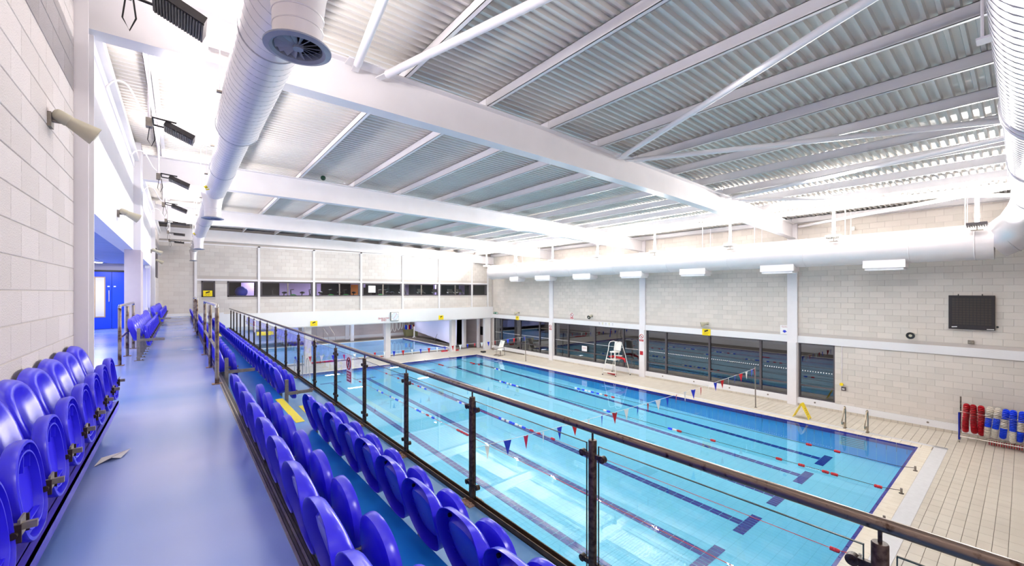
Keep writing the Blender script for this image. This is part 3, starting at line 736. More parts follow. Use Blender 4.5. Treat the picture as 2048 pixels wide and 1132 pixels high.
for k, (y, lab) in enumerate([(7.06, 'nearer no climbing sign fixed to the balustrade glass'), (18.2, 'farther no climbing sign on the balustrade glass')]):
    sg = empty('climbing_sign', (GX-.02, y, 3.7), lab, 'sign'); x0 = GX-.012
    zc = 3.70
    MB().box(x0-.006, x0, y-.13, y+.13, zc-.27, zc+.19).build('sign_plate', 'signw', sg)
    MB().torus((x0-.008, y, zc+.05), .095, .011, (1, 0, 0), 28, 6).obox((x0-.008, y, zc+.05), (1, 0, 0), (0, .7, .7), (0, -.7, .7), .003, .09, .009).build('prohibition_ring', 'signr', sg)
    MB().sphere((x0-.008, y-.02, zc+.10), .018, 8, 6).obox((x0-.008, y+.005, zc+.05), (1, 0, 0), (0, .8, -.6), (0, .6, .8), .003, .04, .014).obox((x0-.008, y+.03, zc+.01), (1, 0, 0), (0, .3, -.95), (0, .95, .3), .003, .035, .010).build('climber_symbol', 'black', sg)
    MB().box(x0-.009, x0-.006, y-.11, y+.11, zc-.25, zc-.08).build('red_panel', 'signr', sg)
    marks(sg, (x0-.009, y, zc-.165), 'r', .19, .14, 3, 6, 'signw', k+3)

# ------------------------------------------------------------------ pool deck
PXL, PXR, PY0, PY1 = 4.95, 18.3, 2.14, 27.14
dk = empty('floor', (12, 0, 0), kind='structure')
q = MB()
q.box(2.3, PXL-.45, YN, YF+15.4, -.3, -.012).box(PXR+.5, XR+.1, YN, YF+15.4, -.3, -.012).box(PXL-.45, PXR+.5, YN, PY0-.3, -.3, -.012).box(PXL-.45, PXR+.5, PY1+.3, 31.2, -.3, -.012).box(PXL-.45, PXR+.5, 41.6, 44.3, -.3, -.012)
q.box(PXL-.45, 2.5+2.3, PY0-.3, PY1+.3, -.3, -.012)
q.build('deck_bed', 'tile_grout', dk)
TX, TY = .4, .2
def tiles(x0, x1, y0, y1):
    i0, i1 = round(x0/TX), round(x1/TX); j0, j1 = round(y0/TY), round(y1/TY)
    return [(i, j) for i in range(i0, i1) for j in range(j0, j1)]
allt = tiles(14.8, 21.2, -.8, 1.4)+tiles(18.8, 21.2, 1.4, 30.6)+tiles(4.4, 14.8, -2.0, 1.4)+tiles(2.4, 18.8, 27.6, 30.6)
tm = MB().bbox(.003, TX-.003, .0035, TY-.0035, -.014, 0, .003, 'z+').mesh('deck_tile', M['tile_deck'])
rest = MB(); cand = []
for i, j in allt:
    x, y = i*TX, j*TY
    px, py = x+.2, y+.1; fwd = px*.6274+py*.7787; rt = px*.7787-py*.6274
    if fwd > .5 and abs(rt/fwd) < 1.25 and CZ/fwd < .68: cand.append((math.hypot(px, py), i, j))
    else: rest.quad((x+.003, y+.0035, 0), (x+TX-.003, y+.0035, 0), (x+TX-.003, y+TY-.0035, 0), (x+.003, y+TY-.0035, 0))
cand.sort()
for n, (d_, i, j) in enumerate(cand):
    x, y = i*TX, j*TY
    if n < 300: inst(tm, 'deck_tile', (x, y, 0), dk)
    else: rest.bbox(x+.003, x+TX-.003, y+.0035, y+TY-.0035, -.014, 0, .003, 'z+')
k = 0
while 4.4+TX*k < 20.9:
    x = 4.4+TX*k; rest.quad((x+.003, 1.4035, 0), (x+TX-.003, 1.4035, 0), (x+TX-.003, 1.518, 0), (x+.003, 1.518, 0)) if x < 18.8 else None; k += 1
rest.build('deck_tiling', 'tile_deck', dk, kind='stuff')
# coping
cp = empty('trim_1', (12, 2, 0), kind='structure')
r_ = MB()
def cope(x0, x1, y0, y1, s=.245):
    nx = max(1, round((x1-x0)/s)); ny = max(1, round((y1-y0)/s))
    for a in range(nx):
        for b in range(ny):
            r_.bbox(x0+(x1-x0)*a/nx+.002, x0+(x1-x0)*(a+1)/nx-.002, y0+(y1-y0)*b/ny+.002, y0+(y1-y0)*(b+1)/ny-.002, -.03, .004, .006, 'z+')
cope(PXR, PXR+.42, PY0-.3, PY1+.4); cope(PXL-.4, PXL, PY0-.3, PY1+.4); cope(PXL, PXR, PY0-.32, PY0); cope(PXL, PXR, PY1, PY1+.4)
r_.build('coping_tiles', 'coping', cp, kind='stuff')
MB().box(PXL-.4, PXR+.42, PY0-.32, PY0, -.3, -.03).box(PXR, PXR+.42, PY0, PY1+.4, -.3, -.03).box(PXL-.4, PXL, PY0, PY1+.4, -.3, -.03).box(PXL, PXR, PY1, PY1+.4, -.3, -.03).build('coping_bed', 'tile_grout', cp)
g_ = MB()
y = PY0-.62; 
for k in range(int((PXR+.60-4.8)/.02)):
    x = 4.8+.02*k; g_.quad((x+.002, y, .006), (x+.018, y, .006), (x+.018, y+.30, .006), (x+.002, y+.30, .006))
for k in range(int((PY1+.4-(PY0-.62))/.02)):
    yy = PY0-.62+.02*k; g_.quad((PXR+.42, yy+.002, .006), (PXR+.58, yy+.002, .006), (PXR+.58, yy+.018, .006), (PXR+.42, yy+.018, .006))
g_.build('overflow_grating', 'grate', cp, kind='stuff')
MB().box(4.8, PXR+.6, PY0-.62, PY0-.32, -.05, .0).box(PXR+.42, PXR+.60, PY0-.62, PY1+.4, -.05, .0).build('grating_tray', 'grate', cp)
# pool basin (depths as they look through the water)
def zfl(y): 
    t = (y-PY0)/(PY1-PY0); return -.80+.56*t
pb = empty('floor_pool', (12, 14, -.8), kind='structure')
NXT = 105; dx = (PXR-PXL)/NXT; NYT = 100; dy = .25
lanes = [17.0, 14.95, 12.9, 10.85, 8.85, 6.8]
lt = MB(); nv = MB(); bed = MB(); nbed = MB()
bed.quad((PXL, PY0, zfl(PY0)-.006), (PXR, PY0, zfl(PY0)-.006), (PXR, PY1, zfl(PY1)-.006), (PXL, PY1, zfl(PY1)-.006))
for a in range(NXT):
    x = PXL+a*dx; xc = x+dx/2
    for b in range(NYT):
        y = PY0+b*dy; yc = y+dy/2
        isn = False
        for l in lanes:
            if abs(xc-l) < .13 and PY0+2.0 < yc < PY1-2.0: isn = True
            if abs(xc-l) < .55 and (abs(yc-(PY0+2.1)) < .14 or abs(yc-(PY1-2.1)) < .14): isn = True
        g = .0065 if isn else .0035
        (nv if isn else lt).quad((x+g, y+g, zfl(y)), (x+dx-g, y+g, zfl(y)), (x+dx-g, y+dy-g, zfl(y+dy)), (x+g, y+dy-g, zfl(y+dy)))
bed.build('pool_bed', 'pool_grout', pb); lt.build('pool_floor_tiling', 'pool_tile', pb, kind='stuff'); nv.build('lane_marking_tiling', 'navy', pb, kind='stuff')
MB().quad((11.1, 7.2, zfl(7.2)+.004), (11.7, 7.2, zfl(7.2)+.004), (11.7, 7.7, zfl(7.7)+.004), (11.1, 7.7, zfl(7.7)+.004)).quad((13.3, 8.6, zfl(8.6)+.004), (13.8, 8.6, zfl(8.6)+.004), (13.8, 9.0, zfl(9.0)+.004), (13.3, 9.0, zfl(9.0)+.004)).build('drain_cover', 'pool_grout', pb)
pw = empty('wall_pool', (12, 14, -.5), kind='structure')
W = MB(); NW = MB(); B = MB()
def wallrun(p, q_, n):
    for k in range(n):
        a = Vector(p).lerp(Vector(q_), k/n); b = Vector(p).lerp(Vector(q_), (k+1)/n); d_ = (b-a).normalized()*.006
        z0 = min(zfl(a.y), zfl(b.y))-.02
        W.quad((a.x+d_.x, a.y+d_.y, z0), (b.x-d_.x, b.y-d_.y, z0), (b.x-d_.x, b.y-d_.y, -.12), (a.x+d_.x, a.y+d_.y, -.12))
wallrun((PXR-.004, PY0, 0), (PXR-.004, PY1, 0), 100); wallrun((PXL+.004, PY0, 0), (PXL+.004, PY1, 0), 100)
wallrun((PXL, PY0+.004, 0), (PXR, PY0+.004, 0), 52); wallrun((PXL, PY1-.004, 0), (PXR, PY1-.004, 0), 52)
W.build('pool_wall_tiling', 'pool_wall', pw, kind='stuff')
B.box(PXR, PXR+.1, PY0, PY1, -.95, -.03).box(PXL-.1, PXL, PY0, PY1, -.95, -.03).box(PXL, PXR, PY0-.1, PY0, -.95, -.03).box(PXL, PXR, PY1, PY1+.1, -.95, -.03).build('pool_wall_bed', 'pool_grout', pw)
for k in range(50):
    y = PY0+.5*k
    NW.box(PXR-.05, PXR+.01, y+.006, y+.494, -.13, .006); NW.box(PXL-.01, PXL+.05, y+.006, y+.494, -.13, .006)
for k in range(26):
    x = PXL+(PXR-PXL)*k/26
    NW.box(x+.006, x+.498, PY0-.01, PY0+.05, -.13, .006); NW.box(x+.006, x+.498, PY1-.05, PY1+.01, -.13, .006)
NW.build('navy_edge_tiles', 'navy', pw, kind='stuff')
MB().quad((PXL-.0, PY0-.0, -.012), (PXR, PY0, -.012), (PXR, PY1, -.012), (PXL, PY1, -.012)).build('water', 'water', cat='water', kind='stuff', label='calm clear water of the main swimming pool')
MB().box(PXR-.012, PXR-.006, 3.4, 4.15, -.48, -.14).build('recess_grille', 'pool_grout', pw)
gsl = MB()
for k in range(5): gsl.box(PXR-.018, PXR-.012, 3.45, 4.1, -.45+.06*k, -.435+.06*k)
gsl.build('grille_bars', 'frame', pw)
# lane ropes
ropes = [15.88, 13.83, 11.86, 9.79, 7.77]
rf = {0: [4.39, 3.65, 12.56, 12.15, 24.27, 24.1, 23.9, 23.3], 1: [6.51, 4.57, 4.0, 3.44, 3.24, 2.34, 25.1, 25.0, 24.8, 24.6, 7.70], 2: [2.22, 2.32, 9.0], 3: [2.29, 11.04, 10.67, 9.96, 22.56, 20.67, 19.98, 24.3], 4: [15.06, 12.71, 12.49, 12.3, 12.14, 2.4, 23.0]}
wf_ = {0: [13.8, 13.4, 12.87, 21.25, 21.0, 14.3], 1: [7.88, 18.01, 17.54, 17.09, 16.73, 10.81], 2: [17.2, 16.8, 13.1], 3: [12.71, 12.23, 11.88, 11.47, 19.54, 15.82, 15.61, 19.2], 4: [20.19, 19.8, 18.58, 18.12, 17.77, 15.93, 15.5, 14.6]}
fm = {c: MB().tube([(0, -.08, 0), (0, -.075, 0), (0, -.03, 0), (0, -.026, 0), (0, -.02, 0), (0, .02, 0), (0, .026, 0), (0, .03, 0), (0, .075, 0), (0, .08, 0)], [.02, .036, .04, .03, .04, .04, .03, .04, .036, .02], 10).mesh('float', M[c], smooth=True) for c in ('red', 'white', 'ringblue')}
for i, x in enumerate(ropes):
    lr = empty('lane_rope', (x, 14, 0), 'thin lane rope with sparse red, white and blue floats, %s from the right pool edge' % ORD[i], 'lane rope', 'lane ropes in the main pool')
    MB().tube([(x, PY0-.22, .06), (x, PY0+.15, .004), (x, 8, .0), (x, 20, .0), (x, PY1-.1, .004), (x, PY1+.2, .05)], .007, 6).build('cable', 'red' if i > 2 else 'bolt', lr)
    for y in rf[i]: inst(fm['red'], 'float', (x, y, .0), lr)
    for k, y in enumerate(wf_[i]): inst(fm['ringblue' if k % 2 else 'white'], 'float', (x, y, 0), lr); inst(fm['white' if k % 2 else 'ringblue'], 'float', (x, y+.17, 0), lr)
    a = empty('rope_anchor', (x-.05, PY0-.24, 0), 'small steel anchor post for the %s lane rope from the right' % ORD[i], 'anchor', 'rope anchors at the near pool end')
    MB().cyl((x-.05, PY0-.24, 0), (x-.05, PY0-.24, .13), .024).build('post', 'zinc', a); MB().cyl((x-.05, PY0-.24, 0), (x-.05, PY0-.24, .012), .05).build('socket', 'bolt', a)
# backstroke flags
def flags(y, xa, xb, zend, sag, n, first, lab, pole_lab, cols):
    f = empty('flag_line', ((xa+xb)/2, y, 1.6), lab, 'flag line')
    pts = []
    K = 36
    def P(t): return (xa+(xb-xa)*t, y, zend-sag*4*t*(1-t))
    MB().tube([P(k/K) for k in range(K+1)], .006, 5).build('cord', 'white', f)
    for k in range(n):
        xk = xb-.04 if k == 0 else first-.547*(k-1)
        t = (xk-xa)/(xb-xa)
        if t < 0: break
        x, yy, z = P(t); c = cols[k % 3]
        tw = .05*math.sin(k*1.7); h = .33
        q = MB(); a = (x-.075, y-tw, z); b = (x+.075, y+tw, z); c_ = (x+.01+tw*.4, y+tw*.6, z-h); mid = (x, y+.03*math.cos(k*2.3), z-.02)
        q.v = [a, mid, b, c_, (x+.004, y+.02*math.cos(k), z-.14)]; q.f = [(0, 1, 4), (1, 2, 4), (0, 4, 3), (4, 2, 3)]
        q.build('pennant', c, f, smooth=True)
    for x, nm_ in ((xb, 'right'), (xa, 'left')):
        lean_ = .06 if nm_ == 'right' else 0.
        p = empty('flag_pole', (x, y, 0), pole_lab+' on the %s side of the pool' % nm_, 'pole')
        MB().tube([(x+lean_, y, 0), (x, y, zend+.06)], .024, 12).build('pole', 'zinc', p, smooth=True); MB().cyl((x+lean_, y, 0), (x+lean_, y, .01), .06).build('socket', 'zinc', p)
flags(7.23, 4.75, 19.15, 1.68, .13, 27, 18.82, 'nearer line of red, white and blue pennants over the pool', 'nearer slim flag pole', ['red', 'blue', 'white'])
flags(22.4, 4.75, 19.25, 1.75, .16, 27, 18.77, 'farther line of red, white and blue pennants over the pool', 'farther slim flag pole', ['blue', 'white', 'red'])
# pool ladder rails
for y, lab in ((4.1, 'left curved stainless grab rail of the pool steps'), (3.47, 'right curved stainless grab rail of the pool steps')):
    g = empty('grab_rail', (18.9, y, 0), lab, 'grab rail')
    x = 18.9
    pts = [(x, y, 0), (x, y, .35), (x-.02, y, .68), (x-.05, y, .76), (x-.12, y, .79), (x-.2, y, .74), (x-.42, y, .42), (x-.48, y, .32), (x-.47, y, .22), (x-.38, y, .18), (x-.26, y, .24), (x-.17, y, .22), (x-.13, y, .12), (x-.12, y, 0)]
    # smooth
    P2 = [Vector(p) for p in pts]; out = [P2[0]]
    for a, b in zip(P2, P2[1:]): out += [a.lerp(b, .25), a.lerp(b, .75)]
    out.append(P2[-1])
    MB().tube(out, .021, 14).build('tube', 'brass', g, smooth=True)
    MB().cyl((x, y, 0), (x, y, .02), .05, 16).cyl((x-.12, y, 0), (x-.12, y, .02), .05, 16).build('flange', 'brass', g)
# wet floor sign
s = empty('wet_floor_sign', (19.0, 5.48, 0), 'yellow folding wet floor sign by the pool edge', 'floor sign')
for sg in (-1, 1):
    c = Vector((19.0, 5.48+sg*.14, .30)); az = Vector((0, -sg*.42, .9)).normalized(); ax = Vector((1, 0, 0)); ay = az.cross(ax)
    q = MB(); 
    q.obox(c+ax*.12, ax, ay, az, .035, .01, .30).obox(c-ax*.12, ax, ay, az, .035, .01, .30).obox(c+az*.27, ax, ay, az, .15, .012, .045).obox(c-az*.2, ax, ay, az, .15, .01, .06)
    q.obox(c+az*.03, ax, ay, az, .12, .006, .20)
    p = q.build('board', 'yellow', s)
    if sg < 0:
        for i in range(4):
            MB().obox(c+az*(.12-.075*i)-ay*.012-ax*.0, ax, ay, az, .045, .002, .006).obox(c+az*(.10-.075*i)-ay*.012+ax*(.02 if i % 2 else -.02), ax, ay, az, .006, .002, .02).build('black_letter_stroke', 'black', p)
# trolley with lane rope rings
t = empty('lane_rope_trolley', (20.2, .2, 0), 'low steel trolley frame holding the coiled lane ropes', 'trolley')
MB().tube([(20.0, 1.36, .08), (20.0, 1.36, .98)], .025, 12).build('blue_handle', 'navy', t)
MB().tube([(20.5, 1.36, .2), (20.5, 1.36, 1.42)], .02, 12).build('tall_post', 'rail', t)
MB().cyl((20.0, -1.9, .20), (20.0, 1.36, .20), .018).cyl((20.5, -1.9, .20), (20.5, 1.36, .20), .018).cyl((20.0, 1.36, .2), (20.5, 1.36, .2), .018).cyl((20.0, -1.9, .2), (20.5, -1.9, .2), .018).build('base_frame', 'chrome', t)
MB().cyl((20.28, -1.9, .95), (20.28, 1.36, .95), .03).cyl((20.28, 1.36, .2), (20.28, 1.36, .95), .02).cyl((20.28, -1.9, .2), (20.28, -1.9, .95), .02).build('reel_bar', 'chrome', t)
for (x, y) in ((20.0, 1.36), (20.5, 1.36), (20.0, -1.9), (20.5, -1.9)): MB().cyl((x, y-.015, .05), (x, y+.015, .05), .05).build('castor', 'zinc', t)
seqs = [('dred', 'dred', 'dred'), ('dred', 'dred', 'dred'), ('dred', 'dred', 'dred'), ('offwhite', 'ringblue', 'offwhite'), ('offwhite', 'ringblue', 'offwhite'), ('ringblue', 'offwhite', 'ringblue'), ('ringblue', 'ringblue', 'offwhite'), ('ringblue', 'offwhite', 'ringblue'), ('dred', 'dred', 'dred'), ('offwhite', 'ringblue', 'offwhite'), ('dred', 'dred', 'dred'), ('dred', 'offwhite', 'dred')]
labs = ['solid red coil of lane rope discs next to the tall trolley post', 'solid red coil of lane rope discs, second from the tall post', 'solid red coil of lane rope discs touching the white and blue coils', 'white topped coil with blue middle beside the red coils', 'second white topped coil with a blue middle', 'blue topped coil with white and blue below', 'mostly blue coil with a white end, sagging behind', 'blue, white and blue coil in the middle of the trolley', 'red coil between the blue coils and the long hanging coil', 'long hanging white, blue and white coil', 'red coil just right of the long hanging coil', 'red and white coil at the picture edge']
discm = {c: MB().tube([(0, -.014, 0), (0, -.010, 0), (0, .010, 0), (0, .014, 0)], [.03, .078, .078, .03], 12).mesh('disc', M[c], smooth=True) for c in ('dred', 'ringblue', 'offwhite')}
for i, (sq, lb) in enumerate(zip(seqs, labs)):
    y = 1.22-.165*i; tilt = random.uniform(-.1, .1); L_ = .40+(.06 if i == 9 else 0)+random.uniform(-.02, .03)
    co = empty('lane_rope_coil', (20.28, y, .95), lb, 'lane rope coil', 'coiled lane ropes on the trolley')
    zc = 1.16-L_; fine = [(.17*math.sin(2*PI*k/400), (L_+.02)*math.cos(2*PI*k/400)) for k in range(401)]; acc = 0.; nxt = 0.
    for k in range(400):
        (ax_, az_), (bx_, bz_) = fine[k], fine[k+1]; acc += math.hypot(bx_-ax_, bz_-az_)
        if acc < nxt: continue
        nxt += .046
        px, pz = 20.28+ax_, zc+az_; tx, tz = bx_-ax_, bz_-az_
        h = (pz-(zc-L_))/(2*L_); c = sq[0] if h > .72 else (sq[1] if h > .34 else sq[2])
        o = inst(discm[c], 'disc', (px, y+tilt*(pz-.9), pz), co)
        o.rotation_mode = 'QUATERNION'; o.rotation_quaternion = Vector((0, 1, 0)).rotation_difference(Vector((tx, tilt*tz, tz)).normalized())
lo = empty('lane_rope_length', (20.2, -.3, .1), 'loose red lane rope lying on the trolley base under the coils', 'lane rope')
for k in range(46):
    u = k/45; o = inst(discm['dred'], 'disc', (20.32-.16*u, .72-2.3*u, .09+.03*math.sin(u*3)), lo)

# lifeguard chair
lc = empty('lifeguard_chair', (20.2, 15.4, 0), 'tall lifeguard chair with white seat and tubular steel ladder frame', 'lifeguard chair')
A_ = [(19.72, 15.85), (19.85, 15.0)]; B_ = [(20.95, 16.1), (21.0-.08, 14.75)]
top = 1.95
for (a, b) in zip(A_, B_):
    yc = 15.4+(a[1]-15.4)*.55
    pts = [(a[0], a[1], 0), (20.0, yc, 1.45), (20.08, yc, top-.12), (20.18, yc, top), (20.5, yc, top+.02), (20.66, yc, top-.02), (20.72, yc, top-.15), (b[0]-.12, yc+(b[1]-yc)*.3, 1.3), (b[0], b[1], 0)]
    MB().tube(pts, .022, 10).build('side_frame', 'white', lc, smooth=True)
for z in (.95, .65, .2):
    u = z/1.45; q = MB(); ya = 15.85+(15.65-15.85)*u; yb = 15.0+(15.18-15.0)*u; x = 19.75+.25*u
    q.box(x-.05, x+.08, yb, ya, z-.02, z+.02).build('rung', 'white', lc)
MB().bbox(20.08, 20.55, 15.2, 15.6, 1.33, 1.40, .02, 'z+').build('seat', 'white', lc)
MB().obox((20.6, 15.4, 1.68), (0, 1, 0), (.25, 0, 1), (1, 0, -.25), .24, .26, .025).build('backrest', 'white', lc)
MB().cyl((20.15, 15.25, .95), (20.15, 15.25, 1.35), .02).cyl((20.15, 15.55, .95), (20.15, 15.55, 1.35), .02).cyl((20.5, 15.25, .8), (20.5, 15.25, 1.35), .02).build('seat_leg', 'white', lc)
MB().box(19.95, 20.6, 15.15, 15.62, .9, .94).build('platform', 'white', lc)
for (x, y) in A_+B_: MB().cyl((x, y, 0), (x, y, .05), .035).build('foot_cap', 'black', lc)
MB().tube([(20.35, 15.85, 1.02), (20.42, 15.5, 1.06), (20.48, 15.1, 1.02), (20.5, 14.85, .96), (20.52, 14.8, .78)], [.05, .07, .07, .06, .03], 12).build('rescue_tube', 'red', cat='rescue tube', label='red rescue tube laid across the lifeguard chair', smooth=True)
MB().obox((20.45, 15.2, 1.14), (0, 1, 0), (1, 0, 0), (0, 0, 1), .16, .1, .03).build('folded_towel', 'white', cat='towel', label='white folded cloth on the red rescue tube')
MB().obox((20.15, 15.5, .08), (.2, 1, 0), (1, -.2, 0), (0, 0, 1), .32, .06, .05).build('rescue_board', 'dred', cat='rescue equipment', label='dark red float lying on the floor under the lifeguard chair')
# deck chair
c = empty('deck_chair', (19.25, 25.6, 0), 'white sheeted tubular armchair near the far pool corner', 'chair')
for s_ in (-.28, .28):
    y = 25.7+s_
    MB().tube([(19.7, y, .62), (19.2, y, .62), (18.95, y, .58), (18.9, y, .48), (19.1, y, .42), (19.35, y, .40), (19.33, y, .05), (19.1, y, .02), (19.6, y, .02)], .017, 8).build('side_tube', 'rail', c)
    MB().cyl((19.7, y, .62), (19.75, y, 0), .017).build('rear_leg', 'rail', c)
MB().obox((19.62, 25.7, .72), (0, 1, 0), (.42, 0, 1), (1, 0, -.42), .26, .40, .02).build('backrest', 'white', c)
MB().box(19.1, 19.55, 25.45, 25.95, .40, .44).build('seat', 'white', c)
b = MB(); 
for k in range(7): b.sphere((19.2+.09*(k % 3), 27.55+.12*(k//3), .08), .09, 8, 6, .8)
b.build('net_bag', 'black', cat='bag', label='small dark heap of netting on the tiles behind the white chair')

# ------------------------------------------------------------------ learner pool under the gallery
ug = empty('wall_learner_hall', (10, 44, 0), kind='structure')
MB().box(2, XR+4, 44.2, 44.4, -.1, 2.9).build('rear_wall', 'pinkwall', ug)
MB().box(2, XR+4, 44.16, 44.2, .1, .38).build('rear_plinth', 'fascia', ug)
MB().box(XR+.0, XR+.3, YF+.3, 33.2, -.1, 2.9).box(XR+.0, XR+.3, 39.0, 44.3, -.1, 2.9).build('side_wall', 'pinkwall', ug)
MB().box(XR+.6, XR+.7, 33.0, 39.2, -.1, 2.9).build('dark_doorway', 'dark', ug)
MB().box(2.0, 2.35, YF+.3, 44.3, -.1, 2.9).build('left_wall', 'pinkwall', ug)
MB().box(2, XR+4, YF+.25, 44.4, 2.70, 2.9).build('gallery_soffit', 'plaster', ug)
for (x, y, r) in ((12.2, 30.1, .19), (17.7, 29.85, .19), (6.7, 30.1, .19), (13.6, 42.6, .15), (19.8, 31.4, .14)):
    MB().box(x-r, x+r, y-r, y+r, 0, 2.7).build('column', 'steel_white', ug)
for x in (9.5, 13.6, 17.6): MB().box(x-.2, x+.2, 44.1, 44.2, 0, 2.7).build('pilaster', 'plaster', ug)
MB().box(XR-.7, XR-.1, 29.0, 29.3, 0, 2.7).build('corner_pier', 'fascia', ug)
LX0, LX1, LY0, LY1 = 4.0, 18.55, 31.6, 41.5
q = MB().box(LX0, LX1, LY0, LY1, -.55, -.5); q.build('learner_floor', 'pool2', ug)
MB().box(LX0-.1, LX0, LY0, LY1, -.6, -.02).box(LX1, LX1+.1, LY0, LY1, -.6, -.02).box(LX0, LX1, LY0-.1, LY0, -.6, -.02).box(LX0, LX1, LY1, LY1+.1, -.6, -.02).build('learner_wall', 'pool2', ug)
MB().box(LX0-.3, LX1+.3, LY0-.35, LY0, -.02, .01).box(LX0-.3, LX1+.3, LY1, LY1+.35, -.02, .01).box(LX1, LX1+.3, LY0, LY1, -.02, .01).box(LX0-.3, LX0, LY0, LY1, -.02, .01).build('learner_coping', 'coping', ug)
MB().box(LX1-.05, LX1, LY0, LY1, -.12, .012).build('learner_edge_tiles', 'navy', ug)
MB().quad((LX0, LY0, -.015), (LX1, LY0, -.015), (LX1, LY1, -.015), (LX0, LY1, -.015)).build('water', 'water2', cat='water', kind='stuff', label='pale blue water of the small learner pool beyond the columns')
# hanging hoses
for k, (x, w_, b_) in enumerate([(18.2, .17, .62), (18.65, .17, .55), (19.1, .16, .7), (19.5, .13, .8), (20.1, .3, .8)]):
    pts = [(x-w_, 43.95, 2.6)]+[(x-w_*math.cos(PI*i/10), 43.95, b_+.5-.5*math.sin(PI*i/10)) for i in range(11)]+[(x+w_, 43.95, 2.6)]
    MB().tube(pts, .05, 8).build('hanging_hose', 'white', cat='hose', label='white looped hose hanging on the learner pool wall, %s from the left' % ORD[k], group='hoses on the learner pool wall', smooth=True)
b = empty('float_bin', (20.4, 43.5, 0), 'olive tub filled with swim floats at the back of the learner pool', 'tub')
MB().prism([(19.75, .0), (21.15, 0), (21.3, .75), (19.6, .75)], 43.2, 43.9, 'y').build('tub', 'binm', b)
for k, cname in enumerate(['ringblue', 'white', 'red', 'blue', 'white', 'red']):
    MB().obox((19.8+.17*k, 43.5, .95), (1, 0, .1*(k % 2)), (0, 1, 0), (0, 0, 1), .07, .16, .28).build('swim_float', cname, cat='float', label='%s swim float standing in the olive tub, %s from the left' % ({'ringblue': 'bright blue', 'white': 'white', 'red': 'red', 'blue': 'dark blue'}[cname], ORD[k]), group='swim floats in the tub')
# white inflatable slide cover
n = 14; m_ = MB(); prof = []
for k in range(n+1):
    u = k/n; y = 41.5-9.5*u
    for j in range(9):
        v = j/8; zb = .75-.62*u; zt = 2.66
        bul = .35*math.sin(PI*min(1, u*3))*math.sin(PI*v)*(1-u) + .03*math.sin(u*40+v*3)
        m_.v.append((19.9-.5*u-bul, y, zb+(zt-zb)*v))
for k in range(n):
    for j in range(8): a = k*9+j; m_.f.append((a, a+1, a+10, a+9))
m_.build('white_sheet', 'drape', cat='sheet', label='large white sheet hung beside the learner pool', smooth=True)
s_ = MB().cyl((19.9, 41.6, 0), (19.9, 41.6, 1.2), .09).cyl((19.9, 41.6, 0), (19.9, 41.6, .06), .22).build('sheet_stand', 'white', cat='stand', label='white round post at the left end of the white sheet')
q = MB(); q.box(19.3, 19.38, 33.3, 40.5, .12, .16).cyl((19.3, 36, .14), (19.3, 35.4, .9), .02).build('sheet_rail', 'zinc', cat='rail', label='low metal rail under the white sheet')
MB().cyl((XR-.3, 30.6, 0), (XR-.3, 30.6, 2.7), .17, 20).build('round_pipe', 'duct', cat='pipe', label='floor to ceiling round pipe near the far right pier', smooth=True)
# blue inflatable
m_ = MB()
for k in range(9):
    x = 6.4+.62*k; m_.sphere((x-3.2, 42.6, 1.25), .55, 12, 8, 1.9)
m_.box(2.6, 9.2, 42.1, 43.2, .4, 1.2)
o = m_.build('inflatable', 'lav', cat='inflatable', label='pale lavender inflatable stored at the back of the learner pool', smooth=True)
for k, (x, z) in enumerate([(4.6, 1.75), (5.2, 1.15)]):
    MB().bbox(x, x+1.3, 41.5, 41.6, z, z+.35, .03, 'y-').build('float_mat', 'yellow', cat='mat', label='%s yellow float mat beside the lavender inflatable' % ('upper' if k == 0 else 'lower'))
for (x0, x1, y, lab) in ((16.9, 17.45, 30.25, 'left red float lying beside the right gallery column'), (17.98, 18.4, 30.05, 'right red float lying beside the right gallery column'), (11.4, 12.0, 30.6, 'red float lying left of the middle gallery column'), (7.0, 8.6, 30.9, 'long thin red float on the tiles far left')):
    MB().bbox(x0, x1, y-.06, y+.08, 0, .09, .02, 'z+').build('red_float', 'red', cat='float', label=lab)
hr = empty('step_rail', (9.9, 37, 0), 'tall thin step handrails in the learner pool', 'handrail')
for x in (10.1, 10.7): MB().tube([(x, 41.9, 0), (x, 41.9, 2.1), (x+.15, 41.7, 2.15), (x+.8, 41.0, .9), (x+.85, 41.0, 0)], .018, 8).build('rail', 'zinc', hr)
hr = empty('step_rail', (5.8, 26.9, 0), 'stainless pool steps with handrails at the far left pool corner', 'handrail')
for x in (5.35, 6.0): MB().tube([(x, 27.3, 0), (x, 27.3, .85), (x+.02, 27.1, .95), (x+.03, 26.9, .8), (x+.05, 26.6, -.2)], .022, 8).build('rail', 'chrome', hr)
MB().obox((5.7, 28.4, .48), (1, 0, .2), (0, 1, 0), (-.2, 0, 1), .05, .02, .45).build('closed_parasol', 'blue', cat='umbrella', label='dark blue furled banner standing behind the far left steps')
MB().box(XR-.04, XR-.01, 30.2, 30.75, 1.1, 1.85).build('control_panel', 'black', cat='panel', label='dark wall panel near the far right pier')
sgn = MB().box(9.95, 10.5, 43.95, 44.0, 2.2, 2.32); sgn.build('red_wall_sign', 'signr', cat='sign', label='long red sign on the learner pool wall')
MB().box(9.9, 10.2, 43.95, 44.02, 1.6, 1.95).build('life_ring_box', 'yellow', cat='box', label='small yellow box under the long red sign')

